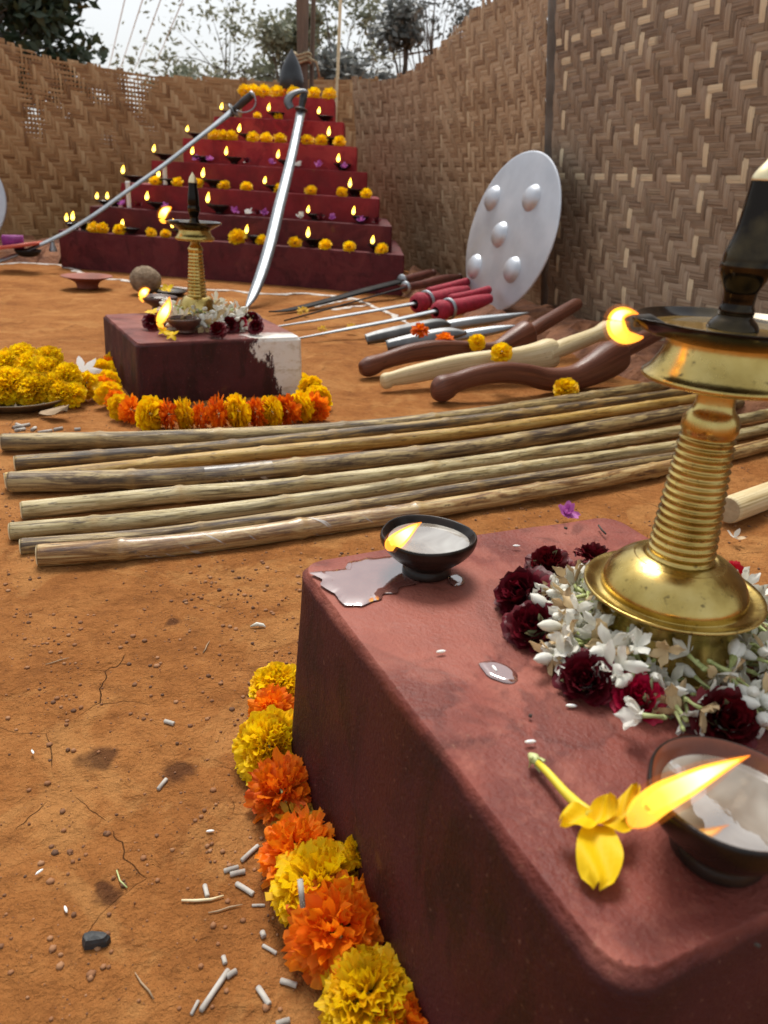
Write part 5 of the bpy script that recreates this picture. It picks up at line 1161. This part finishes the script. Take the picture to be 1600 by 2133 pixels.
# chalk lines
def ribbon(pts, w, label, seed):
    P = [G(x, y) for x, y in spline(pts, 10)]; mb = MB(); rows = []
    for i, p in enumerate(P):
        t = (P[min(i+1, len(P)-1)]-P[max(i-1, 0)]).normalized(); s = V((-t.y, t.x, 0)); a, b = w*(.5+.5*nz(p, 12, seed)+.3), w*(.5+.5*nz(p, 12, seed+9)+.3); z = ground_z(p.x, p.y)-.001; a *= max(.05, .7+1.5*nz(p, 23, seed+4)); b *= max(.05, .7+1.5*nz(p, 23, seed+5))
        rows.append([V((p.x, p.y, z))-s*a*R(.8, 1.2), V((p.x, p.y, z+.004)), V((p.x, p.y, z))+s*b*R(.8, 1.2)])
    mb.grid(rows); tag(obj('chalk_line', mb, 'chalk'), label, 'chalk line')
ribbon([(-40, 549), (0, 551), (40, 548), (90, 550), (130, 553), (170, 568), (210, 579), (260, 583), (300, 592), (420, 604), (480, 606), (560, 612), (640, 612), (700, 618)], .022, 'white chalk line drawn along the foot of the stepped altar', 1.)
ribbon([(690, 616), (740, 622), (780, 640), (820, 658), (860, 678)], .022, 'white chalk line running from the steps towards the clubs', 2.)
ribbon([(655, 640), (690, 632), (740, 622)], .012, 'short white chalk stroke beside the black sword, upper one', 3.)
ribbon([(690, 645), (735, 640), (775, 637)], .012, 'short white chalk stroke crossing the sword blades, lower one', 4.)
# offerings at the far left edge
c = G(45, 520, .10); c.z = .11; k = px(c, 1)
t = thing('lidded_box', c, 'purple box with an open red lid at the far left edge', 'box')
mb = MB(); mb.box(c+V((-20*k, .02, 10*k)), (20*k, .05, 12*k), 0, Matrix.Rotation(.4, 3, 'Z')); obj('case', mb, 'violet', t)
mb = MB(); mb.box(c+V((5*k, -.06, 6*k)), (42*k, .09, 3*k), 0, Matrix.Rotation(-.16, 3, 'Y') @ Matrix.Rotation(.2, 3, 'Z')); obj('lid', mb, 'redboard', t)
mb = MB(); c2 = c+V((28*k, -.08, -6*k)); mb.lathe([(-8*k, 10*k), (-6*k, 18*k), (4*k, 26*k), (6*k, 26*k), (0, 16*k), (-3*k, .001)], c2, 20); tag(obj('metal_bowl', mb, 'black_steel', origin=c2), 'dark metal bowl below the red lid at the far left', 'bowl')
c3 = c+V((66*k, .0, -4*k)); mb = MB(); mb.lathe([(0, 8*k), (4*k, 8*k), (12*k, 5*k), (22*k, 4*k), (26*k, 1*k), (27*k, .0003)], c3, 16); tag(obj('small_bell', mb, 'steel', origin=c3), 'small silver bell on the left ledge beside the steps', 'bell')
# ------------------------------------------------------------------ trees beyond the mats and wires
def tree(name, x, Y, top, spread, n, mat, label, seed, leaf=.09, clumps=14, low=.35, thin=0., trunk=.10):
    rr = random.Random(seed); b = D(x, 420, Y); b.z = 0; ht = D(x, top, Y).z
    t = thing(name, b, label, 'tree', 'trees beyond the mats')
    mb = MB(); mb.tube([b, b+V((.08, 0, ht*.3)), b+V((-.05, .05, ht*.6)), b+V((.02, 0, ht*.9))], [trunk, trunk*.8, trunk*.5, trunk*.12], 9)
    cl = []
    for k in range(clumps):
        q = rr.uniform(0, 6.28); r = spread*math.sqrt(rr.random())*.85; z = ht*(low+(1-low)*rr.random())*.94
        if z > ht*.75: r *= .65
        c = b+V((math.cos(q)*r, math.sin(q)*r*.8, z)); cl.append((c, spread*rr.uniform(.22, .42)))
        st = b+V((0, 0, ht*rr.uniform(.25, .6))); mb.tube([st, st.lerp(c, .5)+V((0, 0, .1)), c], [trunk*.4, trunk*.22, trunk*.06], 5)
    obj('trunk', mb, 'bark', t)
    mb = MB()
    for k in range(n):
        c, r = cl[rr.randrange(clumps)]
        d = V((rr.gauss(0, 1), rr.gauss(0, 1), rr.gauss(0, 1))).normalized()*r*rr.random()**(.45+thin)
        p = c+d*V((1, 1, .8)).length/1.62; p = c+V((d.x, d.y, d.z*.75))
        a = V((rr.gauss(0, 1), rr.gauss(0, 1), rr.gauss(0, .6))).normalized(); s = a.orthogonal().normalized(); s = (s+a.cross(s)*rr.uniform(-1, 1)).normalized(); L = leaf*rr.uniform(.6, 1.3)
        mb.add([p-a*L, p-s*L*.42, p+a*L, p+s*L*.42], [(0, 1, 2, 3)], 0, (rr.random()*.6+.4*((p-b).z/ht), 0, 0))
    obj('crown', mb, mat, t)
tree('leafy_tree', -10, 11, -420, 1.45, 12000, 'leaf_dark', 'dense dark green tree over the left end of the long mat', 1, .085, 40, .22, -.1)
tree('leafy_tree', 480, 19, -60, 2.6, 2400, 'leaf_hazy', 'sparse pale tree with open twigs left of the wooden post', 2, .075, 30, .3, .6, .04)
tree('leafy_tree', 590, 16, 0, 1.0, 4200, 'leaf_hazy', 'green tree directly behind the black pointed stone', 3, .07, 16, .3, .1, .08)
tree('leafy_tree', 690, 17, -60, 1.4, 3200, 'leaf_hazy', 'loose olive tree right of the wooden post', 4, .07, 20, .32, .4, .05)
tree('leafy_tree', 830, 15, -20, .95, 3600, 'leaf_grey', 'grey leafy tree in the dip between the back and corner mats', 5, .075, 14, .3, .1, .09)
tree('leafy_tree', 880, 20, -200, 2.4, 2600, 'leaf_grey', 'tall thin branched tree behind the corner mat', 6, .07, 26, .35, .6, .05)
tree('bush', 380, 15, 125, .8, 2200, 'leaf_hazy', 'low green bush above the back mat, left one', 7, .065, 9, .3, .1)
tree('bush', 760, 14, 100, 1.3, 4500, 'leaf_grey', 'grey green bush filling the dip of the back mat', 8, .07, 14, .3)
for k, (x0, x1) in enumerate([(262, 215), (300, 235), (338, 265), (385, 300)]):
    a, b = D(x0, -10, 14), D(x1, 170, 34); mb = MB(); mb.tube([a+(a-b)*.3, a, a.lerp(b, .5)-V((0, 0, .15)), b], .009, 5); tag(obj('power_line', mb, 'wire', origin=b), 'thin grey overhead wire in the pale sky, %s from the left' % ORD[k], 'wire', 'overhead wires')
# ------------------------------------------------------------------ light
W = bpy.data.worlds.new('World'); S.world = W; W.use_nodes = True; nt = W.node_tree; nt.nodes.clear()
EL, AZ = 62, -12        # high veiled sun, a little left of straight ahead
sky = nt.nodes.new('ShaderNodeTexSky'); sky.sky_type = 'NISHITA'; sky.sun_disc = False; sky.sun_elevation = math.radians(EL); sky.sun_rotation = math.radians(AZ); sky.air_density = 1.; sky.dust_density = 4.; sky.ozone_density = 1.
hs = nt.nodes.new('ShaderNodeHueSaturation'); hs.inputs['Saturation'].default_value = .35
mx = nt.nodes.new('ShaderNodeMix'); mx.data_type = 'RGBA'; mx.inputs[0].default_value = .42; mx.inputs[7].default_value = (7.6, 7.9, 8.0, 1)   # high white overcast over the clear sky
bg = nt.nodes.new('ShaderNodeBackground'); bg.inputs['Strength'].default_value = .06; out = nt.nodes.new('ShaderNodeOutputWorld')
nt.links.new(sky.outputs[0], hs.inputs['Color']); nt.links.new(hs.outputs[0], mx.inputs[6]); nt.links.new(mx.outputs[2], bg.inputs[0]); nt.links.new(bg.outputs[0], out.inputs[0])
sl = bpy.data.lights.new('sun', 'SUN'); sl.energy = 1.5; sl.angle = math.radians(22); sl.color = (1, .95, .87); so = bpy.data.objects.new('sun', sl); COL.objects.link(so)
dirn = V((math.sin(math.radians(AZ))*math.cos(math.radians(EL)), math.cos(math.radians(AZ))*math.cos(math.radians(EL)), math.sin(math.radians(EL))))
so.rotation_euler = dirn.to_track_quat('Z', 'Y').to_euler()
vs = S.view_settings; vs.view_transform = 'Standard'; vs.look = 'None'; vs.exposure = 1.3; vs.gamma = 1
S.render.engine = 'CYCLES'; S.cycles.max_bounces = 6; S.cycles.use_denoising = True; S.cycles.sample_clamp_indirect = 6
S.render.film_transparent = False
